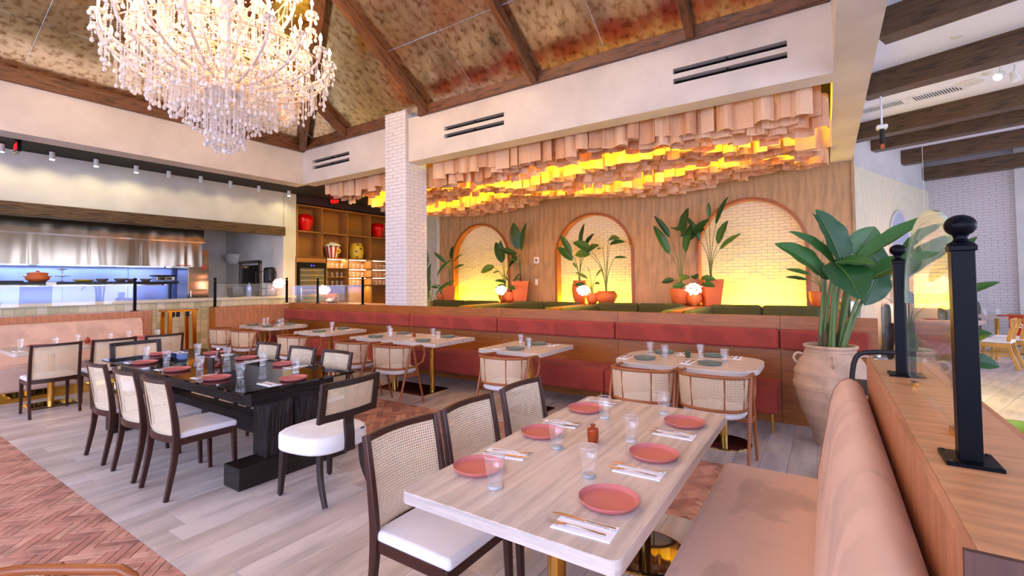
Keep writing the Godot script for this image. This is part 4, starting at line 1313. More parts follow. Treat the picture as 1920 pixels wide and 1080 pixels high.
func tableware() -> void:
	var N := "front pale table"
	var e3 := ["open end", "middle", "urn end"]
	for k in 3:
		cover(N, "bench side, " + e3[k], Vector2(-0.67, [-1.62, -2.15, -2.71][k]), PI / 2, "pink", Vector2(-0.825, [-1.79, -2.29, -2.86][k]), false, [0.06, 0.02, -0.03][k])
		cover(N, "chair side, " + e3[k], Vector2(-1.255, [-1.61, -2.15, -2.69][k]), -PI / 2, "pink", Vector2(-1.09, [-1.5, -2.01, -2.59][k]), false, [0.25, 0.2, 0.1][k])
	put("amber", "bottle", mk_bottle(M.amber_glass), "squat amber glass bottle in the middle of the front pale table", "bottle", "small stoppered bottles", Vector3(-0.98, 0.75, -2.18))
	var D := "black table"
	var d3 := ["kitchen end", "middle", "front-table end"]
	for k in 3:
		cover(D, "tile side, " + d3[k], Vector2([-5.84, -5.08, -4.32][k], -1.95), 0.0, "pink", Vector2([-5.68, -4.94, -4.19][k], -2.08), false, 0.1)
		cover(D, "banquette side, " + d3[k], Vector2([-5.92, -5.2, -4.48][k], -2.64), PI, "pink", Vector2([-6.02, -5.34, -4.63][k], -2.51), false, 0.05)
	cover(D, "its short end by the white chair", Vector2(-3.73, -2.28), PI / 2, "pink", Vector2(-3.97, -2.45))
	cover(D, "its short end towards the kitchen", Vector2(-6.42, -2.28), -PI / 2, "pink", Vector2(-6.26, -2.1))
	put("cruet", "bottle", mk_cruet, "tall amber cruet bottle in the middle of the black table", "bottle", "", Vector3(-4.96, 0.75, -2.25))
	var tb := "table beside the urn"
	cover(tb, "armchair side, urn end", Vector2(-0.93, -4.75), 0.0, "sage", Vector2(-0.83, -4.94), true)
	cover(tb, "armchair side, far end", Vector2(-1.55, -4.75), 0.0, "sage", Vector2(-1.4, -4.94), true)
	cover(tb, "banquette side, urn end", Vector2(-0.98, -5.25), PI, "sage", Vector2(-1.1, -5.17), true)
	cover(tb, "banquette side, far end", Vector2(-1.5, -5.25), PI, "sage", Vector2(-1.61, -5.12), true)
	put("green", "bottle", mk_bottle(M.green_glass), "squat green glass bottle on the round-cornered table beside the urn", "bottle", "small stoppered bottles", Vector3(-1.2, 0.75, -5.05))
	tb = "square table before the middle arch"
	cover(tb, "armchair side", Vector2(-3.07, -4.66), 0.0, "sage", Vector2(-2.98, -4.82), true)
	cover(tb, "banquette side", Vector2(-3.06, -5.18), PI, "sage", Vector2(-3.26, -5.08), true)
	put("green", "bottle", mk_bottle(M.green_glass), "dark small bottle on the square table before the middle arch", "bottle", "small stoppered bottles", Vector3(-3.1, 0.75, -4.98))
	tb = "two-post banquette table"
	for k in 2:
		var w: String = ["kitchen end", "urn end"][k]
		cover(tb, "armchair side, " + w, Vector2([-5.57, -4.6][k], -4.7), 0.0, "sage", Vector2([-5.42, -4.47][k], -4.85), true)
		cover(tb, "banquette side, " + w, Vector2([-5.54, -4.61][k], -5.21), PI, "sage", Vector2([-5.73, -4.8][k], -5.1), true)
	put("amber", "bottle", mk_bottle(M.amber_glass), "squat amber bottle on the two-post banquette table", "bottle", "small stoppered bottles", Vector3(-5.08, 0.75, -5.0))
	tb = "square table closer to the kitchen"
	cover(tb, "armchair side", Vector2(-7.05, -4.76), 0.0, "sage", Vector2(-6.96, -4.94), true)
	cover(tb, "banquette side", Vector2(-7.09, -5.26), PI, "sage", Vector2(-7.24, -5.15), true)
	put("amber", "bottle", mk_bottle(M.amber_glass), "amber bottle on the square table closer to the kitchen", "bottle", "small stoppered bottles", Vector3(-7.08, 0.75, -5.06))
	tb = "corner table by the short partition"
	for k in 2:
		var w: String = ["partition end", "urn end"][k]
		cover(tb, "armchair side, " + w, Vector2([-9.32, -8.75][k], -4.84), 0.0, "sage", Vector2([-9.2, -8.66][k], -5.0), true)
		cover(tb, "banquette side, " + w, Vector2([-9.36, -8.84][k], -5.34), PI, "sage", Vector2([-9.47, -8.93][k], -5.22), true)
	put("amber", "bottle", mk_bottle(M.amber_glass), "amber bottle on the corner table by the short partition", "bottle", "small stoppered bottles", Vector3(-9.1, 0.75, -5.12))
	tb = "kitchen-side pale table"
	for k in 3:
		var w: String = ["open end", "middle", "banquette end"][k]
		cover(tb, "chair side, " + w, Vector2(-8.36, [-1.69, -2.26, -2.83][k]), PI / 2, "pink", Vector2(-8.5, [-1.85, -2.42, -2.99][k]))
		cover(tb, "bench side, " + w, Vector2(-8.8, [-1.74, -2.3, -2.88][k]), -PI / 2, "pink", Vector2(-8.72, [-1.56, -2.12, -2.7][k]))
	put("amber", "bottle", mk_bottle(M.amber_glass), "amber bottle on the kitchen-side pale table", "bottle", "small stoppered bottles", Vector3(-8.6, 0.75, -2.2))

# ---------------------------------------------------------------- plants
# blade from a to b: bowed by sag, w wide; face = direction its upper side looks; fold = how far the halves rise
func blade(a: Vector3, b: Vector3, w: float, face: Vector3, sag := 0.1, fold := 0.25, ends := 0.85) -> Geo:
	var ln := a.distance_to(b)
	var dir := (b - a).normalized()
	var up := (face - dir * face.dot(dir)).normalized()
	var cv := bez(a, (a + b) / 2 + up * ln * sag, b, 14)
	var R := []
	for i in cv.size():
		var u := float(i) / (cv.size() - 1)
		var Tn: Vector3 = (cv[mini(i + 1, 14)] - cv[maxi(i - 1, 0)]).normalized()
		var N := (up - Tn * up.dot(Tn)).normalized()
		var S := Tn.cross(N)
		var hw := w / 2 * pow(sin(PI * pow(clampf(u * 0.985 + 0.01, 0, 1), ends)), 0.7)
		var rip := 0.05 * sin(u * 19.0 + w * 50)
		var ring := PackedVector3Array()
		for e: float in [-1.0, -0.55, -0.04, 0.04, 0.55, 1.0]:
			ring.append(cv[i] + S * hw * e * cos(fold * 0.8) + N * hw * (absf(e) * fold + (rip if absf(e) == 1.0 else 0.0) - (0.03 if absf(e) < 0.1 else 0.0)))
		R.append(ring)
	return Geo.new().loft(R, false)

func pot(t: Node3D, kind: String, r: float, h: float, m: Material) -> void:
	var pr: Array
	if kind == "tall":
		var o := Geo.new()
		var rr := []
		for q: Vector2 in [Vector2(r * 0.72, 0.012), Vector2(r, h), Vector2(r * 0.9, h), Vector2(r * 0.88, h - 0.05)]:
			var ring := PackedVector3Array()
			for e: Vector2 in [Vector2(1, 1), Vector2(1, -1), Vector2(-1, -1), Vector2(-1, 1)]: ring.append(Vector3(e.x * q.x, q.y, e.y * q.x))
			rr.append(ring)
		var p := part(t, "pot", o.loft(rr, true, true), m)
		p.rotation.y = 0.5
		part(t, "saucer", Geo.new().rbox(Vector3(0, 0.009, 0), Vector3(r * 1.9, 0.018, r * 1.9), 0.005), M.clay_pot_dark).rotation.y = 0.5
	else:
		pr = [Vector2(r * 0.02, 0.01), Vector2(r * 0.62, 0.012), Vector2(r * 0.85, h * 0.25), Vector2(r * 1.0, h * 0.55), Vector2(r * 0.94, h * 0.8), Vector2(r * 0.78, h * 0.93), Vector2(r * 0.84, h), Vector2(r * 0.74, h), Vector2(r * 0.7, h * 0.9)]
		if kind == "wide": pr = [Vector2(0.002, 0.01), Vector2(r * 0.6, 0.012), Vector2(r * 0.83, h * 0.2), Vector2(r * 0.97, h * 0.6), Vector2(r * 0.98, h * 0.62), Vector2(r * 0.98, h * 0.66), Vector2(r * 1.0, h * 0.9), Vector2(r * 1.02, h), Vector2(r * 0.92, h), Vector2(r * 0.9, h * 0.85)]
		part(t, "pot", Geo.new().lathe(pr, 28), m)
		part(t, "saucer", Geo.new().lathe2([Vector2(0.001, 0), Vector2(r * 0.72, 0), Vector2(r * 0.8, 0.016), Vector2(r * 0.76, 0.016), Vector2(r * 0.7, 0.006)], 28), M.clay_pot_dark)
	part(t, "soil", Geo.new().lathe([Vector2(r * 0.86, h * 0.9), Vector2(0.001, h * 0.92)], 20) if kind != "tall" else Geo.new().box(Vector3(0, h - 0.05, 0), Vector3(r * 1.5, 0.01, r * 1.5)), M.soil)

# fan of long-stalked leaves; L = leaf list [direction turn, stalk lean, stalk length, leaf length, width, leaf droop 0..1, tone]
func leafy(t: Node3D, h0: float, L: Array, stalk := 0.008, trunk := 0.0) -> void:
	var tones := [M.leaf_dark, M.leaf_mid, M.leaf_light]
	if trunk > 0: part(t, "stem", Geo.new().tube([Vector3(0, h0 - 0.02, 0), Vector3(0.005, h0 + trunk * 0.5, 0), Vector3(0, h0 + trunk, 0.004)], [0.03, 0.024, 0.016], 8), M.stem_brown)
	for q in L:
		var d := Vector3(cos(q[0]), 0, sin(q[0]))
		var b := Vector3(0, h0 + trunk * 0.8, 0) + d * 0.015
		var top: Vector3 = b + (Vector3.UP * cos(q[1]) + d * sin(q[1])) * q[2]
		var cv := bez(b, b + Vector3.UP * q[2] * 0.6, top, 6)
		part(t, "stalk", Geo.new().tube(cv, [stalk, stalk, stalk * 0.9, stalk * 0.8, stalk * 0.7, stalk * 0.6, stalk * 0.45], 6), M.stem_green)
		var ld: Vector3 = (Vector3.UP * cos(q[1] + q[5] * 2.0) + d * sin(q[1] + q[5] * 2.0)).normalized()
		var face := (Vector3.UP * 0.55 + Vector3(0, 0, 0.9) - d * 0.35).normalized()
		part(t, "leaf", blade(top - ld * 0.01, top + ld * q[3], q[4], face, 0.09 + q[5] * 0.1, 0.22), tones[q[6]])

func plants() -> void:
	# the big urn with its bird of paradise
	var t := thing("urn_plant", "large bird-of-paradise in a tall ribbed terracotta urn beside the banquette end", "plant", Vector3(0.02, 0, -5.33))
	var pr := []
	for q: Vector2 in [Vector2(0.13, 0), Vector2(0.14, 0.01), Vector2(0.165, 0.1), Vector2(0.21, 0.22), Vector2(0.255, 0.34), Vector2(0.278, 0.43), Vector2(0.287, 0.437), Vector2(0.286, 0.447), Vector2(0.3, 0.53), Vector2(0.309, 0.534), Vector2(0.309, 0.541), Vector2(0.304, 0.545), Vector2(0.311, 0.55), Vector2(0.311, 0.558), Vector2(0.306, 0.562), Vector2(0.312, 0.567), Vector2(0.31, 0.576), Vector2(0.302, 0.58), Vector2(0.297, 0.665), Vector2(0.303, 0.67), Vector2(0.301, 0.679), Vector2(0.294, 0.683), Vector2(0.297, 0.69), Vector2(0.293, 0.7), Vector2(0.286, 0.704), Vector2(0.262, 0.77), Vector2(0.225, 0.83), Vector2(0.203, 0.866), Vector2(0.2, 0.89), Vector2(0.212, 0.9), Vector2(0.22, 0.912), Vector2(0.217, 0.925), Vector2(0.2, 0.93), Vector2(0.182, 0.922), Vector2(0.178, 0.88)]: pr.append(q)
	part(t, "urn", Geo.new().lathe(pr, 48), M.urn_clay)
	var beads := Geo.new()
	for k in 70: beads.rbox(Vector3(cos(TAU * k / 70) * 0.206, 0.868, sin(TAU * k / 70) * 0.206), Vector3(0.011, 0.008, 0.011), 0.0035)
	stuff(part(t, "rope_band", beads, M.urn_clay))
	for a: float in [2.9, 0.1, 4.4, 1.5]:
		var d := Vector3(cos(a), 0, sin(a))
		part(t, "handle", Geo.new().tube(spl([d * 0.225 + Vector3(0, 0.835, 0), d * 0.27 + Vector3(0, 0.845, 0), d * 0.3 + Vector3(0, 0.81, 0), d * 0.292 + Vector3(0, 0.77, 0), d * 0.268 + Vector3(0, 0.755, 0)], 4), 0.011, 8), M.urn_clay)
	part(t, "soil", Geo.new().lathe([Vector2(0.18, 0.885), Vector2(0.001, 0.895)], 24), M.soil)
	var F := Vector3(0.15, 0.5, 0.85)
	# [leaf base, leaf tip, width, face, sag, fold, tone, stalk foot]
	for q in [
		[Vector3(0.12, 1.66, -0.02), Vector3(-0.08, 2.2, 0.05), 0.25, Vector3(0.75, 0.1, 0.6), 0.06, 0.35, 0, Vector3(0.01, 0.9, 0)],
		[Vector3(0.1, 1.72, -0.15), Vector3(-0.11, 2.19, -0.16), 0.12, Vector3(0.8, 0, 0.5), 0.03, 0.5, 0, Vector3(-0.02, 0.9, -0.05)],
		[Vector3(0.05, 1.67, 0.02), Vector3(-0.3, 2.0, 0.12), 0.13, Vector3(-0.2, 0.9, 0.5), 0.12, 0.5, 1, Vector3(-0.06, 0.9, 0.03)],
		[Vector3(-0.03, 1.56, 0.05), Vector3(-0.41, 1.88, 0.25), 0.19, Vector3(0.1, 0.75, 0.7), 0.16, 0.3, 1, Vector3(-0.08, 0.9, 0.05)],
		[Vector3(0.06, 1.69, 0.1), Vector3(0.22, 1.37, 0.42), 0.27, Vector3(0.2, 0.55, 0.85), 0.2, 0.2, 0, Vector3(0.0, 0.9, 0.06)],
		[Vector3(0.07, 1.7, 0.08), Vector3(0.33, 1.66, 0.3), 0.15, Vector3(-0.1, 0.9, 0.5), 0.1, 0.2, 1, Vector3(0.02, 0.9, 0.08)],
		[Vector3(0.23, 1.75, -0.1), Vector3(0.37, 2.02, -0.12), 0.21, Vector3(0.1, 0.1, 1), 0.05, 0.1, 1, Vector3(0.05, 0.9, -0.04)],
		[Vector3(0.22, 1.68, 0.05), Vector3(0.83, 2.1, -0.12), 0.15, Vector3(-0.4, 0.6, 0.6), 0.06, 0.55, 1, Vector3(0.07, 0.9, 0.02)],
		[Vector3(0.28, 1.52, 0.05), Vector3(0.8, 1.76, -0.1), 0.2, Vector3(-0.15, 0.85, 0.5), 0.1, 0.3, 1, Vector3(0.09, 0.9, 0.06)],
		[Vector3(0.17, 1.65, -0.2), Vector3(0.42, 1.6, -0.3), 0.26, Vector3(0.1, 0.4, 0.9), 0.1, 0.15, 0, Vector3(0.06, 0.9, -0.08)],
		[Vector3(0.4, 1.64, -0.15), Vector3(0.27, 1.3, -0.05), 0.2, Vector3(0.5, 0.3, 0.8), 0.12, 0.2, 0, Vector3(0.1, 0.9, -0.02)],
		[Vector3(-0.02, 1.66, -0.1), Vector3(0.16, 1.56, 0.12), 0.2, Vector3(-0.3, 0.5, 0.8), 0.12, 0.2, 0, Vector3(-0.03, 0.9, -0.08)]]:
		var b: Vector3 = q[0]
		var foot: Vector3 = q[7]
		var fl := part(t, "leaf", blade(b, q[1], q[2] * 1.3, q[3], q[4], q[5]), [M.leaf_dark, M.leaf_mid][q[6]])
		var mid := foot.lerp(b, 0.55) + Vector3(0, 0.1, 0)
		part(t, "stalk", Geo.new().tube(bez(foot, mid, b, 8), [0.02, 0.018, 0.016, 0.015, 0.013, 0.012, 0.01, 0.008, 0.006], 8), M.stem_green)
		part(fl, "midrib", Geo.new().tube(bez(b, (b + q[1]) / 2 + (q[3] - (q[1] - b).normalized() * q[3].dot((q[1] - b).normalized())).normalized() * b.distance_to(q[1]) * q[4] * 1.0, q[1], 8), [0.006, 0.005, 0.0045, 0.004, 0.0035, 0.003, 0.0025, 0.002, 0.001], 5), M.leaf_light)
	for k in 6: part(t, "dry_sheath", blade(Vector3(-0.08 + k * 0.035, 0.9, 0.07 - 0.02 * k), Vector3(-0.09 + k * 0.045, 1.05 + 0.05 * (k % 3), 0.08 - 0.02 * k), 0.035, F, 0.05, 0.6), M.stem_brown)
	# plants on the ledge below the arches
	var Y := 1.0
	var A := PI
	var list := [
		["bird-of-paradise in a tall square terracotta planter beside the arch by the brick column", Vector3(-9.2, Y, -10.52), "tall", 0.2, 0.45, [[2.6, 0.25, 0.5, 0.45, 0.13, 0.3, 1], [1.2, 0.2, 0.55, 0.5, 0.12, 0.15, 2], [0.3, 0.4, 0.5, 0.5, 0.1, 0.35, 1], [0.1, 0.55, 0.35, 0.4, 0.12, 0.4, 2], [4.5, 0.1, 0.6, 0.4, 0.14, 0.1, 0]], 0.3, "clay_pot"],
		["tall dark-leaved plant in a slim square terracotta planter between first two arches", Vector3(-6.74, Y, -10.52), "tall", 0.22, 0.56, [[3.0, 0.08, 0.55, 0.72, 0.3, 0.05, 0], [0.2, 0.1, 0.5, 0.75, 0.27, 0.08, 1], [2.7, 0.25, 0.4, 0.5, 0.2, 0.5, 0], [1.4, 0.2, 0.35, 0.4, 0.24, 0.85, 1], [2.2, 0.5, 0.2, 0.15, 0.08, 0.2, 2]], 0.45, "clay_pot"],
		["leafy plant in a dark clay pot half hidden behind the lamp by the first arch", Vector3(-7.22, Y, -10.5), "round", 0.2, 0.36, [[3.1, 0.1, 0.75, 0.6, 0.24, 0.12, 0], [1.6, 0.05, 0.8, 0.55, 0.22, 0.1, 0], [2.9, 0.45, 0.7, 0.42, 0.24, 0.75, 2], [0.4, 0.3, 0.7, 0.5, 0.2, 0.3, 1], [0.2, 0.2, 0.55, 0.45, 0.2, 0.35, 0], [1.7, 0.3, 0.5, 0.3, 0.12, 0.7, 1]], 0.0, "clay_pot_dark"],
		["small leafy plant in a round terracotta pot beside the lamp at the first arch", Vector3(-6.98, Y, -10.36), "round", 0.15, 0.28, [[2.8, 0.7, 0.22, 0.25, 0.1, 0.6, 2], [0.3, 0.6, 0.28, 0.38, 0.12, 0.15, 0], [0.6, 0.8, 0.2, 0.25, 0.1, 0.6, 0], [1.6, 0.3, 0.3, 0.3, 0.12, 0.4, 1], [2.2, 0.4, 0.25, 0.3, 0.12, 0.5, 1], [5.0, 0.4, 0.3, 0.25, 0.1, 0.5, 2]], 0.05, "clay_pot"],
		["bird-of-paradise in a tall tapered terracotta pot in the middle arch", Vector3(-5.02, Y, -10.52), "round", 0.19, 0.56, [[2.9, 0.28, 0.65, 0.55, 0.17, 0.12, 1], [3.0, 0.34, 0.5, 0.5, 0.22, 0.25, 1], [0.5, 0.08, 0.75, 0.62, 0.2, 0.1, 0], [0.2, 0.2, 0.75, 0.45, 0.2, 0.25, 0], [0.3, 0.35, 0.7, 0.4, 0.22, 0.45, 1], [2.3, 0.2, 0.3, 0.14, 0.1, 0.3, 2]], 0.1, "clay_pot"],
		["slender arching plant in a wide round terracotta pot in the middle arch", Vector3(-4.33, Y, -10.52), "round", 0.26, 0.3, [[2.7, 0.35, 1.05, 0.42, 0.26, 0.4, 1], [2.9, 0.4, 0.95, 0.35, 0.24, 0.6, 2], [0.6, 0.1, 1.2, 0.45, 0.16, 0.75, 2], [0.3, 0.12, 1.1, 0.42, 0.14, 0.7, 1], [0.2, 0.3, 0.8, 0.32, 0.07, 0.65, 1], [1.6, 0.15, 1.0, 0.25, 0.14, 0.8, 2]], 0.05, "clay_pot"],
		["small pale-leaved plant in a little round terracotta pot beside the middle-arch lamp", Vector3(-4.62, Y, -10.36), "round", 0.14, 0.26, [[2.6, 0.3, 0.35, 0.3, 0.09, 0.4, 2], [0.4, 0.35, 0.4, 0.3, 0.1, 0.3, 2], [0.7, 0.6, 0.25, 0.26, 0.08, 0.5, 1], [2.9, 0.7, 0.25, 0.24, 0.12, 0.5, 0], [1.7, 0.2, 0.5, 0.25, 0.08, 0.4, 2]], 0.05, "clay_pot"],
		["dark bird-of-paradise in a wide bowl pot between middle arch and urn arch", Vector3(-2.6, Y, -10.5), "wide", 0.24, 0.36, [[2.9, 0.3, 0.75, 0.7, 0.2, 0.08, 1], [0.3, 0.15, 0.75, 0.62, 0.22, 0.05, 1], [2.6, 0.2, 1.1, 0.55, 0.16, 0.2, 0], [0.8, 0.1, 1.1, 0.6, 0.3, 0.15, 0], [0.2, 0.2, 1.0, 0.6, 0.24, 0.3, 0], [1.5, 0.15, 1.2, 0.5, 0.22, 0.7, 0], [3.1, 0.8, 0.2, 0.26, 0.14, 0.5, 0]], 0.1, "clay_pot"],
		["small dark-leaved plant in a round terracotta pot behind the urn-arch lamp", Vector3(-2.3, Y, -10.36), "round", 0.16, 0.28, [[3.0, 0.9, 0.22, 0.26, 0.14, 0.4, 1], [1.2, 0.15, 0.35, 0.24, 0.16, 0.9, 0], [0.4, 0.8, 0.25, 0.3, 0.14, 0.5, 0], [0.2, 0.5, 0.32, 0.28, 0.15, 0.6, 1], [2.1, 0.4, 0.35, 0.3, 0.16, 0.75, 2]], 0.05, "clay_pot"],
		["upright bird-of-paradise in a tall square terracotta planter at the urn arch", Vector3(-2.0, Y, -10.52), "tall", 0.2, 0.55, [[2.9, 0.25, 0.75, 0.55, 0.15, 0.1, 0], [3.1, 0.1, 0.95, 0.5, 0.2, 0.85, 0], [0.2, 0.12, 1.05, 0.6, 0.13, 0.16, 0], [0.3, 0.25, 0.65, 0.5, 0.22, 0.1, 1], [0.1, 0.35, 0.55, 0.5, 0.14, 0.3, 2], [1.5, 0.02, 1.2, 0.3, 0.1, 0.0, 1]], 0.2, "clay_pot"],
		["small fern-like plant in a round terracotta bowl at the side of the urn arch", Vector3(-0.07, Y, -10.5), "wide", 0.2, 0.3, [[2.9, 0.5, 0.35, 0.4, 0.1, 0.4, 1], [2.6, 0.3, 0.4, 0.35, 0.1, 0.3, 1], [3.1, 0.8, 0.3, 0.35, 0.08, 0.3, 0], [0.3, 0.5, 0.4, 0.35, 0.1, 0.4, 1], [1.5, 0.3, 0.45, 0.3, 0.1, 0.5, 0], [1.0, 0.05, 0.75, 0.2, 0.06, 0.1, 2]], 0.05, "clay_pot"],
		["big dark-green plant standing on the floor right behind the brick column", Vector3(-8.2, 0.0, -8.6), "round", 0.22, 0.4, [[2.9, 0.1, 1.35, 0.75, 0.4, 0.05, 0], [0.5, 0.08, 0.85, 0.65, 0.36, 0.0, 0], [0.2, 0.25, 1.15, 0.75, 0.2, 0.35, 0], [0.1, 0.3, 0.75, 0.75, 0.15, 0.4, 0], [0.7, 0.2, 0.6, 0.5, 0.22, 0.05, 0], [2.0, 0.1, 1.0, 0.5, 0.3, 0.1, 0]], 0.2, "clay_pot_dark"],
		["small leafy plant in a clay pot at the foot of the column-side arch", Vector3(-9.45, Y, -10.4), "round", 0.14, 0.22, [[0.3, 0.4, 0.2, 0.25, 0.09, 0.5, 2], [2.9, 0.4, 0.2, 0.25, 0.09, 0.5, 1], [1.5, 0.3, 0.25, 0.25, 0.1, 0.6, 2]], 0.0, "clay_pot"],
		["tall banana plant in a pot in the side room, behind the urn leaves", Vector3(1.15, 0.0, -10.3), "round", 0.22, 0.5, [[2.9, 0.25, 0.95, 0.85, 0.3, 0.1, 0], [0.3, 0.3, 0.9, 0.9, 0.26, 0.2, 1], [0.2, 0.65, 0.7, 0.7, 0.18, 0.25, 1], [1.5, 0.1, 1.0, 0.7, 0.32, 0.2, 0], [3.0, 0.5, 0.7, 0.6, 0.2, 0.4, 0]], 0.2, "white_glaze"],
		["low plant with one bright green leaf on the side-room floor behind the partition", Vector3(0.98, 0.0, -7.2), "wide", 0.2, 0.35, [[2.8, 0.4, 0.2, 0.42, 0.3, 0.1, 2], [0.4, 0.4, 0.45, 0.35, 0.2, 0.4, 0], [0.9, 0.3, 0.5, 0.32, 0.2, 0.5, 0], [0.1, 0.8, 0.35, 0.3, 0.18, 0.5, 0], [2.0, 0.3, 0.4, 0.3, 0.2, 0.7, 0], [1.4, 0.5, 0.3, 0.28, 0.18, 0.6, 0]], 0.1, "white_glaze"]]
	for q in list:
		var o := thing("potted_plant", q[0], "plant", q[1])
		pot(o, q[2], q[3], q[4], M[q[7]])
		leafy(o, q[4] * 0.92, q[5], 0.009, q[6])
	# feather table lamps
	for q in [["glowing pink feather-shade lamp on the booth divider by the first arch", Vector3(-6.9, 1.01, -9.85)], ["glowing pink feather-shade lamp on the booth divider in front of the middle arch", Vector3(-4.6, 1.01, -9.85)], ["glowing pink feather-shade lamp on the booth divider by the urn arch", Vector3(-2.19, 1.04, -9.85)], ["pink feather-shade lamp on the counter in front of the bar shelves", Vector3(-10.9, 1.06, -7.5)], ["pink feather-shade lamp at the counter end by the kitchen pier", Vector3(-11.7, 1.25, -6.75)]]:
		var o := thing("feather_lamp", q[0], "lamp", q[1], 0.0, "feather lamps")
		part(o, "base", Geo.new().lathe2([Vector2(0.06, 0), Vector2(0.06, 0.01), Vector2(0.06, 0.01), Vector2(0.008, 0.016)], 20), M.brass)
		part(o, "stem", Geo.new().lathe([Vector2(0.006, 0.012), Vector2(0.006, 0.3)], 10), M.brass)
		var s := Geo.new()
		for k in 90:
			var y := 1.0 - 2.0 * (k + 0.5) / 90
			var a := k * 2.39996
			var d := Vector3(cos(a) * sqrt(1 - y * y), y * 0.85, sin(a) * sqrt(1 - y * y))
			var c := Vector3(0, 0.33, 0) + d * 0.1
			s.add(blade(c, c + (d * 0.5 + Vector3(0, -0.35 + rng.randf() * 0.5, 0) + Vector3(rng.randf() - 0.5, 0, rng.randf() - 0.5)) * 0.075, 0.05, d, 0.15, 0.2))
		stuff(part(o, "feathers", s, M.feather_glow))
		part(o, "bulb", Geo.new().lathe([Vector2(0.001, 0.29), Vector2(0.02, 0.3), Vector2(0.03, 0.33), Vector2(0.02, 0.36), Vector2(0.001, 0.37)], 12), M.bulb)
		omni(Vector3(0, 0.33, 0), 0.05, Color(1, 0.72, 0.62), 0.03, o)

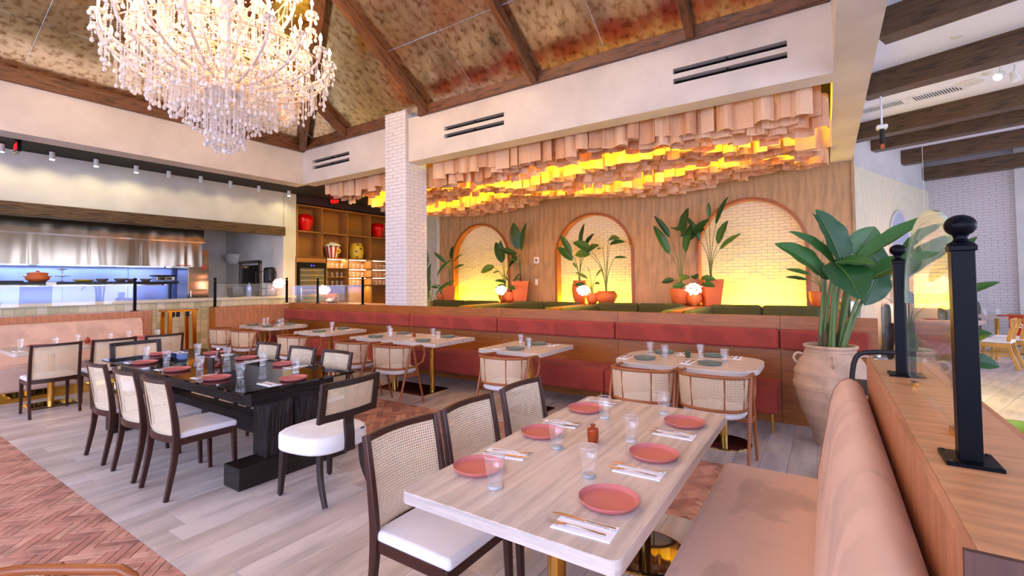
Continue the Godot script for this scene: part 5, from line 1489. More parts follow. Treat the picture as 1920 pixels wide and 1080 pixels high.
# ---------------------------------------------------------------- chandelier
func chandelier() -> void:
	var t := thing("chandelier", "huge tiered crystal chandelier with candle bulbs under the mirrored roof", "chandelier", Vector3(-5.02, 0, -2.325))
	part(t, "stem", Geo.new().lathe([Vector2(0.02, 6.9), Vector2(0.02, 5.6), Vector2(0.07, 5.5), Vector2(0.03, 5.3), Vector2(0.045, 4.8), Vector2(0.09, 4.6), Vector2(0.035, 4.4), Vector2(0.05, 4.0), Vector2(0.1, 3.8), Vector2(0.05, 3.65), Vector2(0.16, 3.56), Vector2(0.18, 3.5), Vector2(0.05, 3.44), Vector2(0.001, 3.43)].duplicate().map(func(q): return q), 20), M.crystal)
	part(t, "rod", Geo.new().lathe([Vector2(0.012, 3.5), Vector2(0.012, 7.0)], 8), M.gilt_arm)
	var drop := Geo.new().lathe([Vector2(0.0005, 0), Vector2(0.009, -0.004), Vector2(0.0165, -0.016), Vector2(0.015, -0.03), Vector2(0.007, -0.046), Vector2(0.0005, -0.058)].map(func(q): return Vector2(q.x, -0.058 - q.y)), 8)
	drop = Geo.new().lathe([Vector2(0.0005, -0.06), Vector2(0.012, -0.055), Vector2(0.018, -0.042), Vector2(0.0155, -0.028), Vector2(0.007, -0.012), Vector2(0.0005, 0)], 8)
	var dm := drop.mesh()
	var bead := Geo.new().lathe([Vector2(0.0003, -0.009), Vector2(0.0085, 0), Vector2(0.0003, 0.009)], 6).mesh()
	var bt: Array[Transform3D] = []
	var dt: Array[Transform3D] = []
	var strand := func(p: Vector3, ln: float) -> void:
		var n := int(ln / 0.019)
		for k in n: bt.append(Transform3D(Basis(), p - Vector3(0, 0.019 * k, 0)))
		dt.append(Transform3D(Basis(Vector3.UP, rng.randf() * 6) * 1.0, p - Vector3(0, 0.019 * n - 0.008, 0)))
	var cup := Geo.new().lathe([Vector2(0.005, -0.012), Vector2(0.03, -0.006), Vector2(0.055, 0.006), Vector2(0.062, 0.014), Vector2(0.05, 0.008), Vector2(0.012, 0.002), Vector2(0.012, 0.012)], 14).mesh()
	var cndl := Geo.new().lathe([Vector2(0.011, 0.005), Vector2(0.011, 0.09), Vector2(0.004, 0.092)], 10).mesh()
	var blb := Geo.new().lathe([Vector2(0.006, 0.088), Vector2(0.015, 0.105), Vector2(0.017, 0.122), Vector2(0.01, 0.148), Vector2(0.0005, 0.172)], 12).mesh()
	# tiers: arms, hub height, radius, cup height, light
	var li := 0
	for q in [[20, 3.56, 0.99, 3.9, 0], [16, 3.66, 0.74, 3.98, 1], [14, 3.95, 0.82, 4.4, 2], [10, 4.3, 0.6, 4.75, 3], [8, 4.6, 0.4, 5.15, 4], [10, 3.52, 0.46, 3.72, 5]]:
		for k in q[0]:
			var a: float = TAU * (k + 0.5 * (q[4] % 2)) / q[0] + 0.1
			var d := Vector3(cos(a), 0, sin(a))
			var hub := Vector3(0, q[1], 0)
			var R: float = q[2]
			var up: float = q[3] - q[1]
			var cv := spl([hub + d * 0.1, hub + d * R * 0.35 + Vector3(0, -0.03, 0), hub + d * R * 0.7 + Vector3(0, up * 0.12, 0), hub + d * R * 0.95 + Vector3(0, up * 0.55, 0), hub + d * R + Vector3(0, up, 0)], 5)
			var arm := part(t, "arm", Geo.new().tube(cv, 0.0085, 6), M.gilt_arm)
			if R > 0.6: part(arm, "glass_sleeve", Geo.new().tube(cv.slice(4), 0.015, 6), M.crystal)
			var tip := hub + d * R + Vector3(0, up, 0)
			mi("drip_cup", cup, M.crystal, t, tip)
			var cd := mi("candle", cndl, M.candle, t, tip)
			mi("bulb", blb, M.bulb, cd)
			if k % 2 == 0: omni(Vector3(0, 0.125, 0), CHAND, Color(1.0, 0.83, 0.62), 0.015, cd)
			# drops round the cup and swags along the arm
			for j in 5:
				var b := TAU * j / 5 + a
				dt.append(Transform3D(Basis(), tip + Vector3(cos(b) * 0.058, 0.004, sin(b) * 0.058)))
				if j < 2: strand.call(tip + Vector3(cos(b + 0.5) * 0.05, 0, sin(b + 0.5) * 0.05), 0.06 + 0.07 * rng.randf())
			for j in [6, 9, 12, 15]:
				strand.call(cv[j] - Vector3(0, 0.01, 0), (0.16 if R > 0.7 else 0.12) + 0.12 * rng.randf())
			for j in 14:
				var u := j / 13.0
				var p: Vector3 = (hub + Vector3(0, up * 1.3, 0) + d * 0.12).lerp(tip + Vector3(0, 0.02, 0), u) - Vector3(0, sin(PI * u) * 0.12, 0)
				bt.append(Transform3D(Basis().scaled(Vector3.ONE * 1.3), p))
		li += 1
	# rings carrying the long fringes
	for q in [[0.17, 3.5, 0.5, 26], [0.11, 3.48, 0.53, 16], [0.3, 3.53, 0.36, 36], [0.46, 3.55, 0.3, 46], [0.63, 3.58, 0.22, 56], [0.82, 3.66, 0.17, 66], [0.96, 3.8, 0.16, 60], [0.55, 4.15, 0.25, 50], [0.78, 3.95, 0.2, 50]]:
		var rg := range(40).map(func(k): return Vector3(cos(TAU * k / 40) * q[0], q[1], sin(TAU * k / 40) * q[0]))
		part(t, "ring", Geo.new().tube(rg, 0.007, 6, true), M.gilt_arm)
		for k in q[3]:
			var a: float = TAU * k / q[3]
			strand.call(Vector3(cos(a) * q[0], q[1] - 0.012, sin(a) * q[0]), q[2] * rng.randf_range(0.8, 1.05))
	for j in 3: bt.append(Transform3D(Basis().scaled(Vector3.ONE * (2.6 - j * 0.4)), Vector3(0, 2.99 + 0.05 * j, 0)))
	part(t, "end_ball", Geo.new().lathe(range(9).map(func(k): return Vector2(maxf(0.0004, sin(PI * k / 8) * 0.03), 2.9 - cos(PI * k / 8) * 0.03)), 12), M.crystal)
	part(t, "chain", Geo.new().tube([Vector3(0, 3.45, 0), Vector3(0, 2.92, 0)], 0.004, 5), M.gilt_arm)
	for k in 2:
		var mm := MultiMesh.new()
		mm.transform_format = MultiMesh.TRANSFORM_3D
		mm.mesh = [bead, dm][k]
		var L: Array[Transform3D] = [bt, dt][k]
		mm.instance_count = L.size()
		for i in L.size(): mm.set_instance_transform(i, L[i])
		var o := MultiMeshInstance3D.new()
		o.name = ["crystal_strands", "crystal_drops"][k]
		o.multimesh = mm
		o.material_override = M.crystal
		t.add_child(o)
		stuff(o)

# ---------------------------------------------------------------- hanging veneer ceiling
func veneers() -> void:
	var t := thing("veneer_installation", "hanging installation of curved wood veneer strips above the booths", "ceiling sculpture", Vector3(0, 0, 0))
	var rest := [Geo.new(), Geo.new(), Geo.new()]
	var singles := 0
	var z := -6.56
	while z > -10.5:
		# two gaps hold the light lines
		var near_gap := absf(z + 7.45) < 0.17 or absf(z + 9.0) < 0.17
		if not near_gap:
			var x := -9.35 + rng.randf() * 0.1
			while x < 0.02:
				if absf(x + 6.53) > 0.4 or z < -6.6:
					var w := rng.randf_range(0.17, 0.25)
					var h := rng.randf_range(0.36, 0.5)
					var y := 3.5 + rng.randf_range(-0.05, 0.07) + 0.1 * sin(x * 1.3 + z) * (1.0 if z < -6.6 else 0.0)
					var yaw := rng.randf_range(-0.45, 0.45)
					var k := rng.randf_range(-0.05, 0.07)
					var a := PackedVector3Array(); var b := PackedVector3Array(); var c := PackedVector3Array(); var d := PackedVector3Array()
					for i in 6:
						var u := i / 5.0 - 0.5
						var p := Vector3(u * w, 0, k * (1 - 4 * u * u) * 2)
						var q := p + Vector3(-k * u, 0, -0.0025)
						a.append(q); b.append(q + Vector3(0, h, 0)); c.append(p + Vector3(0, h, 0)); d.append(p)
					# each strip is a thin bent sheet with a back, a front and edges
					var ring := []
					for i in 6: ring.append(PackedVector3Array([a[i], d[i], c[i], b[i]]))
					var g := Geo.new().loft(ring, true, true)
					g.quad(ring[0][3], ring[0][2], ring[0][1], ring[0][0]); g.quad(ring[5][0], ring[5][1], ring[5][2], ring[5][3])
					var off := Vector2(rng.randf() * 5, rng.randf() * 5)
					for i in g.t.size(): g.t[i] = Vector2(g.t[i].y * 2.0, g.t[i].x) + off
					var xf := Transform3D(Basis(Vector3.UP, yaw) * Basis(Vector3.RIGHT, rng.randf_range(-0.05, 0.05)), Vector3(x, y, z))
					var tone := rng.randi() % 3
					if singles < 300 and (z > -6.85 or x > -3.4 - (z + 6.8) * 0.4):
						part(t, "veneer_strip", g, M["strip%d" % tone]).transform = xf
						singles += 1
					else: rest[tone].add(g, xf)
				x += rng.randf_range(0.17, 0.24)
		z -= 0.165
	var am := ArrayMesh.new()
	for i in 3:
		am.add_surface_from_arrays(Mesh.PRIMITIVE_TRIANGLES, rest[i].arrays())
		am.surface_set_material(i, M["strip%d" % i])
	stuff(mi("far_strips", am, null, t))
	for gz: float in [-7.45, -9.0]:
		part(t, "light_line", Geo.new().box(Vector3(-4.7, 4.2, gz), Vector3(9.2, 0.03, 0.05)), M.led_yellow)
		for x: float in [-7.7, -4.7, -1.7]:
			area(Vector3(x, 4.17, gz), Vector3(x, 0, gz - 0.6), Vector2(2.9, 0.07), 6.0, Color(1.0, 0.9, 0.13))

# ---------------------------------------------------------------- booths, bar, kitchen
func booths() -> void:
	var k := 0
	for x: float in [-9.6, -6.9, -4.6, -2.19, 0.1]:
		if k > 0 and k < 4:
			var t := thing("booth_divider", "oak booth divider with green padded faces, " + ["before the first arch", "before the middle arch", "before the urn arch"][k - 1], "divider", Vector3(x, 0, -9.3))
			part(t, "core", Geo.new().slab(Vector3(0, 0.5, 0), Vector3(0.2, 1.01, 1.7), 0.003, 1), M.oak)
			for s: float in [-1.0, 1.0]:
				part(t, "padding", Geo.new().rbox(Vector3(s * 0.2, 0.66, 0.02), Vector3(0.19, 0.7, 1.66), 0.08, 2, Vector2.ZERO, 0.0, 3), M.green_velvet)
		k += 1
	k = 0
	for q in [[-9.5, -7.2], [-6.7, -4.85], [-4.4, -2.45], [-1.95, -0.1]]:
		var t := thing("velvet_booth", "green velvet booth back along the plant ledge, " + ["behind the brick column", "first bay from the column", "bay of the middle arch", "bay of the urn arch"][k], "bench", Vector3((q[0] + q[1]) / 2, 0, -10.15))
		var w: float = q[1] - q[0]
		for s: float in [-1.0, 1.0]:
			part(t, "back_cushion", Geo.new().rbox(Vector3(s * w / 4, 0.72, 0), Vector3(w / 2 - 0.01, 0.66, 0.22), 0.07, 0, Vector2.ZERO, 0.0, 3), M.green_velvet)
		part(t, "seat", Geo.new().rbox(Vector3(0, 0.3, 0.35), Vector3(w, 0.3, 0.6), 0.05), M.green_velvet)
		pale_table("booth_table", "pale table inside the green booth, " + ["behind the brick column", "first bay from the column", "bay of the middle arch", "bay of the urn arch"][k], Vector3((q[0] + q[1]) / 2, 0, -8.9), 0.85, 1.2, 0.04, [Vector2(0, 0)], "square")
		for j in 3:
			put("tumbler", "tumbler", mk_tumbler, "tumblers whose rims just show over the banquette, on the booth tables", "glass", "booth table tumblers", Vector3((q[0] + q[1]) / 2 - 0.25 + 0.25 * j, 0.75, -8.6 - 0.1 * (j % 2)))
		k += 1

func bar() -> void:
	var t := thing("bar_shelving", "tall oak bar shelving with open cubbies above a wine fridge", "shelf unit", Vector3(-12.0, 0, 0))
	var B := func(called: String, y0: float, y1: float, z0: float, z1: float, x0 := -0.42, x1 := 0.0) -> void:
		part(t, called, Geo.new().box(Vector3((x0 + x1) / 2, (y0 + y1) / 2, (z0 + z1) / 2), Vector3(x1 - x0, y1 - y0, absf(z1 - z0)), 1 if y1 - y0 > absf(z1 - z0) else 2), M.shelf_wood)
	B.call("back", 0.0, 3.75, -7.42, -10.95, -0.44, -0.42)
	for z: float in [-7.44, -8.2, -9.07, -9.93, -10.93]: B.call("upright", 2.3, 3.72, z + 0.018, z - 0.018)
	for z: float in [-7.4, -8.35, -9.1, -9.98, -10.93]: B.call("upright", 0.0, 2.3, z + 0.02, z - 0.02)
	for y: float in [3.73, 3.01, 2.29]: B.call("shelf", y - 0.016, y + 0.016, -7.42, -10.93)
	B.call("fridge_surround", 2.15, 2.29, -7.42, -8.35)
	for y: float in [2.0, 1.74, 1.49]:
		for z: float in [-9.1, -9.98]: B.call("shelf", y - 0.012, y + 0.012, z, z - 0.88 if z > -9.5 else -10.93)
		B.call("shelf", y - 0.012, y + 0.012, -8.35, -9.1)
	var n := 0
	for y: float in [2.29, 1.99, 1.73]:
		for z: float in [-8.73, -9.54, -10.45]:
			if z > -9 and y < 2.2: continue
			part(t, "light_strip", Geo.new().box(Vector3(-0.2, y - 0.022, z), Vector3(0.03, 0.008, 0.7)), M.led_shelf)
			if z > -10: area(Vector3(-12.2, y - 0.03, z), Vector3(-12.2, 0, z), Vector2(0.7, 0.2), 0.22, Color(1, 0.95, 0.8), Vector3.RIGHT)
	area(Vector3(-12.2, 1.46, -9.54), Vector3(-12.3, 0, -9.54), Vector2(0.8, 0.1), 0.35, Color(1, 0.93, 0.6), Vector3.RIGHT)
	for y: float in [2.012, 1.752, 1.502]:
		for z: float in [-8.42, -9.17, -10.05]:
			for j in 8:
				put("shelf_glass", "shelf_glass", mk_tumbler, "clear tumblers in close rows on the lit bar shelves beside the fridge", "glass", "tumblers on the lit bar shelves", Vector3(-12.06 - 0.12 * (j % 2), y, z - 0.08 * j))
	var f := thing("wine_fridge", "black glass-doored wine fridge with blue display under the cubbies", "fridge", Vector3(-12.0, 0, -7.88))
	part(f, "cabinet", Geo.new().box(Vector3(-0.2, 1.07, 0), Vector3(0.4, 2.14, 0.86)), M.black)
	part(f, "door_frame", Geo.new().box(Vector3(0.015, 2.06, 0), Vector3(0.03, 0.14, 0.84)).box(Vector3(0.015, 1.0, 0.4), Vector3(0.03, 2.0, 0.05)).box(Vector3(0.015, 1.0, -0.4), Vector3(0.03, 2.0, 0.05)), M.black_steel)
	for j in 12: part(f, "wooden_rack", Geo.new().box(Vector3(0.006, 1.93 - 0.14 * j, 0), Vector3(0.02, 0.03, 0.73), 2), M.shelf_wood)
	part(f, "door_glass", Geo.new().box(Vector3(0.025, 1.0, 0), Vector3(0.006, 1.98, 0.75)), M.pane)
	for s: float in [-0.04, 0.04]: part(f, "display_light", Geo.new().rbox(Vector3(0.032, 2.06, s), Vector3(0.008, 0.025, 0.03), 0.003), M.blue_dot)
	part(f, "handle", Geo.new().tube([Vector3(0.06, 0.9, 0.36), Vector3(0.065, 1.1, 0.365), Vector3(0.06, 1.45, 0.36)], 0.012, 8), M.chrome)
	# vases in the cubbies
	var vase := func(label: String, at: Vector3) -> void:
		var o := thing("ginger_jar", label, "vase", at)
		part(o, "body", Geo.new().lathe([Vector2(0.001, 0), Vector2(0.15, 0), Vector2(0.16, 0.03), Vector2(0.235, 0.28), Vector2(0.235, 0.36), Vector2(0.19, 0.44), Vector2(0.17, 0.455), Vector2(0.175, 0.46), Vector2(0.15, 0.46)], 28), M.red_glaze)
		part(o, "lid", Geo.new().lathe([Vector2(0.165, 0.455), Vector2(0.14, 0.475), Vector2(0.001, 0.485)], 28), M.red_glaze)
	vase.call("glossy red jar in the top cubby at the fridge end of the bar shelving", Vector3(-12.2, 3.03, -7.79))
	vase.call("glossy red jar in the top cubby beside the brick column", Vector3(-12.2, 3.03, -10.38))
	var pc := thing("striped_vase", "white and red striped tub-shaped vase heaped with white popcorn shapes", "vase", Vector3(-12.2, 2.31, -8.68))
	var R := [Geo.new(), Geo.new()]
	for j in 20:
		var strip := []
		for i in 6:
			var y := 0.32 * i / 5
			var r := 0.14 + 0.085 * i / 5
			var a := TAU * j / 20
			strip.append(PackedVector3Array([Vector3(cos(a) * r, y, -sin(a) * r), Vector3(cos(a + TAU / 40) * r, y, -sin(a + TAU / 40) * r), Vector3(cos(a + TAU / 20) * r, y, -sin(a + TAU / 20) * r)]))
		R[j % 2].loft(strip, false)
	part(pc, "white_stripes", R[0], M.white_glaze)
	part(pc, "red_stripes", R[1], M.stripe_red)
	var pop := Geo.new()
	for j in 70:
		var a := rng.randf() * TAU
		var r := sqrt(rng.randf()) * 0.2
		pop.rbox(Vector3(cos(a) * r, 0.33 + 0.11 * (1 - r / 0.24) + rng.randf() * 0.03, sin(a) * r), Vector3(0.07, 0.06, 0.07), 0.025)
	stuff(part(pc, "popcorn_heap", pop, M.white_glaze))
	part(pc, "oval_badge", Geo.new().lathe2([Vector2(0.075, 0), Vector2(0.075, 0.012), Vector2(0.075, 0.012), Vector2(0.001, 0.016)], 20, Vector3.ZERO), M.yellow_glaze).transform = Transform3D(Basis(Vector3.UP, -0.2) * Basis(Vector3.BACK, -PI / 2 - 0.25), Vector3(0.19, 0.2, -0.06))
	part(pc, "badge_print", Geo.new().box(Vector3(0.215, 0.21, -0.06), Vector3(0.01, 0.022, 0.08)).box(Vector3(0.213, 0.18, -0.06), Vector3(0.01, 0.014, 0.06)), M.brown_glaze)
	var yv := thing("yellow_vase", "yellow ribbed ceramic barrel vase with brown square patches", "vase", Vector3(-12.2, 2.31, -9.54))
	var pr := [Vector2(0.001, 0)]
	for j in 12:
		var r := 0.19 + 0.035 * sin(PI * j / 11)
		pr.append(Vector2(r - 0.006, 0.04 * j)); pr.append(Vector2(r, 0.04 * j + 0.02))
	pr.append(Vector2(0.17, 0.485)); pr.append(Vector2(0.001, 0.485))
	part(yv, "body", Geo.new().lathe(pr, 24), M.yellow_glaze)
	for q: Vector2 in [Vector2(0.4, 0.43), Vector2(-0.5, 0.43), Vector2(0.0, 0.31), Vector2(0.6, 0.1), Vector2(-0.7, 0.22), Vector2(-0.6, 0.05)]:
		part(yv, "patch", Geo.new().rbox(Vector3.ZERO, Vector3(0.012, 0.05, 0.075), 0.004), M.brown_glaze).transform = Transform3D(Basis(Vector3.UP, q.x), Vector3(cos(q.x) * 0.218, q.y, -sin(q.x) * 0.218))
	# counter in front of the shelving
	var c := thing("service_counter", "oak service counter with a dark stone top in front of the bar shelving", "counter", Vector3(-9.9, 0, -7.5))
	part(c, "body", Geo.new().box(Vector3(0, 0.5, 0), Vector3(2.9, 1.0, 0.55), 1), M.oak)
	part(c, "worktop", Geo.new().slab(Vector3(0, 1.03, 0), Vector3(3.0, 0.05, 0.62), 0.004), M.oak)
	var tl := thing("order_terminal", "small dark order screen on the service counter", "screen", Vector3(-10.45, 1.06, -7.45))
	part(tl, "foot", Geo.new().slab(Vector3(0, 0.01, 0), Vector3(0.18, 0.02, 0.16), 0.004), M.black)
	part(tl, "display", Geo.new().rbox(Vector3(0, 0.1, 0), Vector3(0.34, 0.02, 0.2), 0.006), M.black_steel).rotation.x = 0.5
	var cp := thing("clay_pot", "round terracotta pot on the service counter beside the feather lamp", "pot", Vector3(-10.75, 1.06, -7.62))
	part(cp, "body", Geo.new().lathe([Vector2(0.001, 0), Vector2(0.09, 0), Vector2(0.16, 0.1), Vector2(0.15, 0.18), Vector2(0.12, 0.21), Vector2(0.13, 0.23), Vector2(0.1, 0.23)], 24), M.clay_pot)
	exit_sign(Vector3(-11.75, 3.92, -8.43), PI / 2 - 0.5, "glowing red exit sign under the black ceiling above the bar shelving")
	exit_sign(Vector3(-10.9, 3.83, -1.87), -0.04, "glowing red exit sign seen edge-on under the black ceiling by the kitchen")

func exit_sign(at: Vector3, turn: float, label: String) -> void:
	var o := thing("exit_sign", label, "sign", at, turn)
	part(o, "housing", Geo.new().rbox(Vector3(0, 0, 0), Vector3(0.32, 0.19, 0.05), 0.008), M.black_steel)
	part(o, "canopy", Geo.new().box(Vector3(0, 0.1, 0), Vector3(0.1, 0.03, 0.08)).box(Vector3(0, (4.0 - at.y) / 2 + 0.04, 0), Vector3(0.03, 4.0 - at.y - 0.08, 0.03)), M.black_steel)
	for s: float in [1.0, -1.0]:
		var tm := TextMesh.new()
		tm.text = "EXIT"
		tm.font = SystemFont.new()
		tm.font.font_names = PackedStringArray(["Droid Sans"])
		tm.font_size = 64
		tm.pixel_size = 0.0019
		tm.depth = 0.006
		var l := mi("lettering", tm, M.exit_red, o, Vector3(0, 0, s * 0.027))
		l.rotation.y = 0.0 if s > 0 else PI
	omni(Vector3(0, 0, 0.2), 0.02, Color(1, 0.1, 0.08), 0.05, o)

func kitchen() -> void:
	var ct := thing("kitchen_counter", "long kitchen pass counter with stone top and pale green square tiles", "counter", Vector3(-11.5, 0, -2.0))
	part(ct, "core", Geo.new().box(Vector3(-0.36, 0.6, 0), Vector3(0.7, 1.2, 10.0)), M.joint)
	part(ct, "stone_top", Geo.new().slab(Vector3(-0.33, 1.225, 0), Vector3(0.82, 0.05, 10.1), 0.006, 2), M.counter_stone)
	var rest := [Geo.new(), Geo.new(), Geo.new(), Geo.new()]
	var tm := Geo.new().slab(Vector3.ZERO, Vector3(0.132, 0.012, 0.132), 0.004).mesh()
	for i in 66:
		for j in 9:
			var z := 2.2 - i * 0.137
			var y := 1.13 - j * 0.137
			var tone: int = [0, 1, 2, 0, 3][rng.randi() % 5]
			var tf := Transform3D(Basis(Vector3.BACK, -PI / 2) * Basis.from_euler(Vector3(rng.randf_range(-0.02, 0.02), 0, rng.randf_range(-0.02, 0.02))), Vector3(-0.005, y, z + 2.0))
			if z < -3.2 and z > -7.0:
				mi("tile", tm, M["zellige%d" % tone], ct).transform = tf
			else: rest[tone].slab(Vector3.ZERO, Vector3.ZERO) if false else rest[tone].add(Geo.new().slab(Vector3.ZERO, Vector3(0.132, 0.012, 0.132), 0.004), tf)
	var am := ArrayMesh.new()
	for i in 4:
		am.add_surface_from_arrays(Mesh.PRIMITIVE_TRIANGLES, rest[i].arrays())
		am.surface_set_material(i, M["zellige%d" % i])
	stuff(mi("tiling", am, null, ct))
	# hood and stainless wall
	var h := thing("extraction_hood", "wide stainless steel extraction hood over the open kitchen", "hood", Vector3(-13.0, 0, -2.0))
	part(h, "canopy", Geo.new().extrude(PackedVector2Array([Vector2(0, 2.0), Vector2(0.0, 2.6), Vector2(-1.4, 2.6), Vector2(-1.4, 2.0), Vector2(-1.2, 2.0), Vector2(-1.2, 2.1), Vector2(-0.06, 2.1), Vector2(-0.05, 2.0)]), -3.5, 6.0, Transform3D(), 2), M.steel)
	part(h, "upper_panel", Geo.new().slab(Vector3(-0.72, 2.9, 1.2), Vector3(1.4, 0.56, 9.5), 0.0, 2), M.steel)
	part(h, "trim_edge", Geo.new().box(Vector3(0.004, 2.61, 1.2), Vector3(0.02, 0.03, 9.52)), M.chrome)
	part(h, "seam", Geo.new().box(Vector3(0.003, 2.3, 0.9), Vector3(0.008, 0.6, 0.012)), M.chrome)
	part(h, "light_line", Geo.new().box(Vector3(-0.4, 2.09, 1.2), Vector3(0.05, 0.02, 9.0)), M.led_blue)
	for z: float in [-4.2, -1.5, 1.2]:
		area(Vector3(-13.4, 2.06, z), Vector3(-13.9, 0, z), Vector2(2.6, 0.12), 0.8, Color(0.55, 0.66, 1.0), Vector3.RIGHT)
	part(h, "red_tag", Geo.new().box(Vector3(0.006, 2.03, -3.1), Vector3(0.006, 0.02, 0.3)), M.red_print)
	part(h, "alarm_box", Geo.new().rbox(Vector3(-0.1, 2.0, -3.56), Vector3(0.12, 0.1, 0.08), 0.01), M.red_print)
	var bs := thing("steel_splashback", "blue-lit stainless splashback behind the kitchen range", "splashback", Vector3(-14.6, 0, -1.6))
	for k in 8: part(bs, "sheet", Geo.new().slab(Vector3(0, 1.3, -3.5 + k * 1.22), Vector3(0.02, 1.4, 1.21), 0.0, 1), M.blue_wall)
	var rg := thing("cooking_range", "stainless cooking range and worktops along the kitchen back wall", "range", Vector3(-14.1, 0, -1.2))
	part(rg, "body", Geo.new().box(Vector3(0, 0.45, 0), Vector3(0.8, 0.9, 8.4)), M.steel)
	part(rg, "worktop", Geo.new().slab(Vector3(0, 0.92, 0), Vector3(0.84, 0.04, 8.6), 0.004), M.steel)
	for k in 9:
		part(rg, "burner", Geo.new().lathe2([Vector2(0.13, 0.94), Vector2(0.13, 0.965), Vector2(0.13, 0.965), Vector2(0.05, 0.97)], 16, Vector3(0.2, 0, -3.6 + 0.9 * k)), M.black)
	var fr := thing("steel_cabinet", "tall stainless steel cabinet at the end of the hood", "cabinet", Vector3(-14.1, 0, -5.75))
	part(fr, "body", Geo.new().slab(Vector3(0, 1.25, 0), Vector3(0.6, 2.5, 0.5), 0.003, 1), M.steel)
	part(fr, "door", Geo.new().rbox(Vector3(0.31, 1.2, 0), Vector3(0.03, 2.2, 0.48), 0.006, 1), M.steel)
	part(fr, "handle", Geo.new().tube([Vector3(0.35, 1.0, 0.19), Vector3(0.36, 1.2, 0.19), Vector3(0.35, 1.4, 0.19)], 0.01, 8), M.chrome)
	# pass shelf and what stands on it
	var ps := thing("pass_shelf", "black steel pass shelf standing on the kitchen counter", "shelf", Vector3(-12.3, 1.25, -2.2))
	part(ps, "board", Geo.new().rbox(Vector3(0, 0.36, 0), Vector3(0.42, 0.06, 4.9), 0.006), M.black_steel)
	for z: float in [-2.3, -2.4, 0.4, 0.6, 2.3]:
		part(ps, "leg", Geo.new().box(Vector3(0.16 if z != -2.4 else -0.16, 0.165, z), Vector3(0.04, 0.33, 0.04)), M.black_steel)
	part(ps, "heat_lamp_bar", Geo.new().rbox(Vector3(-0.1, 0.315, 0), Vector3(0.12, 0.03, 4.6), 0.006), M.chrome)
	var S := 1.64
	var pt := thing("clay_casserole", "lidded terracotta casserole on the kitchen pass shelf", "pot", Vector3(-12.3, S, -2.41))
	part(pt, "body", Geo.new().lathe([Vector2(0.001, 0), Vector2(0.11, 0), Vector2(0.165, 0.05), Vector2(0.17, 0.09), Vector2(0.135, 0.135), Vector2(0.15, 0.16)], 28), M.clay_pot)
	part(pt, "lid", Geo.new().lathe([Vector2(0.152, 0.16), Vector2(0.15, 0.168), Vector2(0.05, 0.185), Vector2(0.02, 0.19), Vector2(0.028, 0.21), Vector2(0.001, 0.215)], 28), M.clay_pot)
	for s: float in [-1, 1]: part(pt, "handle", Geo.new().tube([Vector3(0.03, 0.1, s * 0.165), Vector3(0, 0.105, s * 0.19), Vector3(-0.03, 0.1, s * 0.165)], 0.01, 6), M.clay_pot)
	var ck := thing("cake_stand", "clear two-tier glass cake stand on the kitchen pass shelf", "cake stand", Vector3(-12.3, S, -2.75))
	part(ck, "stand", Geo.new().lathe([Vector2(0.05, 0), Vector2(0.012, 0.02), Vector2(0.01, 0.09), Vector2(0.03, 0.1), Vector2(0.11, 0.105), Vector2(0.115, 0.115), Vector2(0.02, 0.115)], 24), M.glass_base)
	part(ck, "upper_tier", Geo.new().lathe([Vector2(0.01, 0.11), Vector2(0.01, 0.22), Vector2(0.08, 0.24), Vector2(0.085, 0.25), Vector2(0.012, 0.245), Vector2(0.02, 0.27), Vector2(0.001, 0.285)], 24), M.glass_base)
	var bw := func(label: String, z: float, r: float, hh: float, m: Material) -> void:
		var o := thing("bowl", label, "bowl", Vector3(-12.3, S, z))
		part(o, "dish", Geo.new().lathe([Vector2(0.001, 0), Vector2(r * 0.6, 0), Vector2(r * 0.92, hh * 0.5), Vector2(r, hh), Vector2(r * 0.95, hh), Vector2(r * 0.85, hh * 0.5), Vector2(0.001, hh * 0.2)], 24), m)
	bw.call("wide shallow olive platter on the pass shelf", -3.07, 0.165, 0.045, M.yellow_glaze)
	M.yellow_glaze = M.yellow_glaze
	bw.call("small dark stone bowl on the pass shelf right after the olive platter", -3.36, 0.1, 0.06, M.stone_bowl)
	bw.call("dark stone bowl on the pass shelf, second of the row of bowls", -3.66, 0.11, 0.065, M.stone_bowl)
	bw.call("dark stone bowl on the pass shelf, third and touching the second bowl", -3.84, 0.085, 0.06, M.stone_bowl)
	bw.call("greyish bowl on the pass shelf beside the table grill", -4.1, 0.1, 0.06, M.stone_bowl)
	var gr := thing("table_grill", "flat black-topped tabletop grill at the end of the pass shelf", "grill", Vector3(-12.3, S, -4.42))
	part(gr, "body", Geo.new().rbox(Vector3(0, 0.06, 0), Vector3(0.3, 0.09, 0.34), 0.01), M.steel)
	part(gr, "plate", Geo.new().slab(Vector3(0, 0.125, 0), Vector3(0.34, 0.03, 0.4), 0.006), M.black)
	for s: float in [-0.07, 0.07]: part(gr, "knob", Geo.new().rbox(Vector3(0.155, 0.06, s), Vector3(0.02, 0.04, 0.09), 0.006), M.black_steel)
	var pn := thing("stacked_plates", "flat dark serving board on the pass shelf before the casserole", "board", Vector3(-12.25, S, -2.05))
	part(pn, "board", Geo.new().rbox(Vector3(0, 0.012, 0), Vector3(0.25, 0.024, 0.3), 0.008), M.black)
	var td := thing("docket_box", "small white box on the front edge of the pass shelf", "box", Vector3(-12.07, S - 0.06, -2.55))
	part(td, "carton", Geo.new().rbox(Vector3(0, 0.02, 0), Vector3(0.03, 0.07, 0.14), 0.004), M.white_plastic)
	# end wall of the kitchen
	var d := struct("door_1", Geo.new().box(Vector3(-13.73, 1.05, -7.08), Vector3(0.96, 2.1, 0.04), 1), M.black_steel)
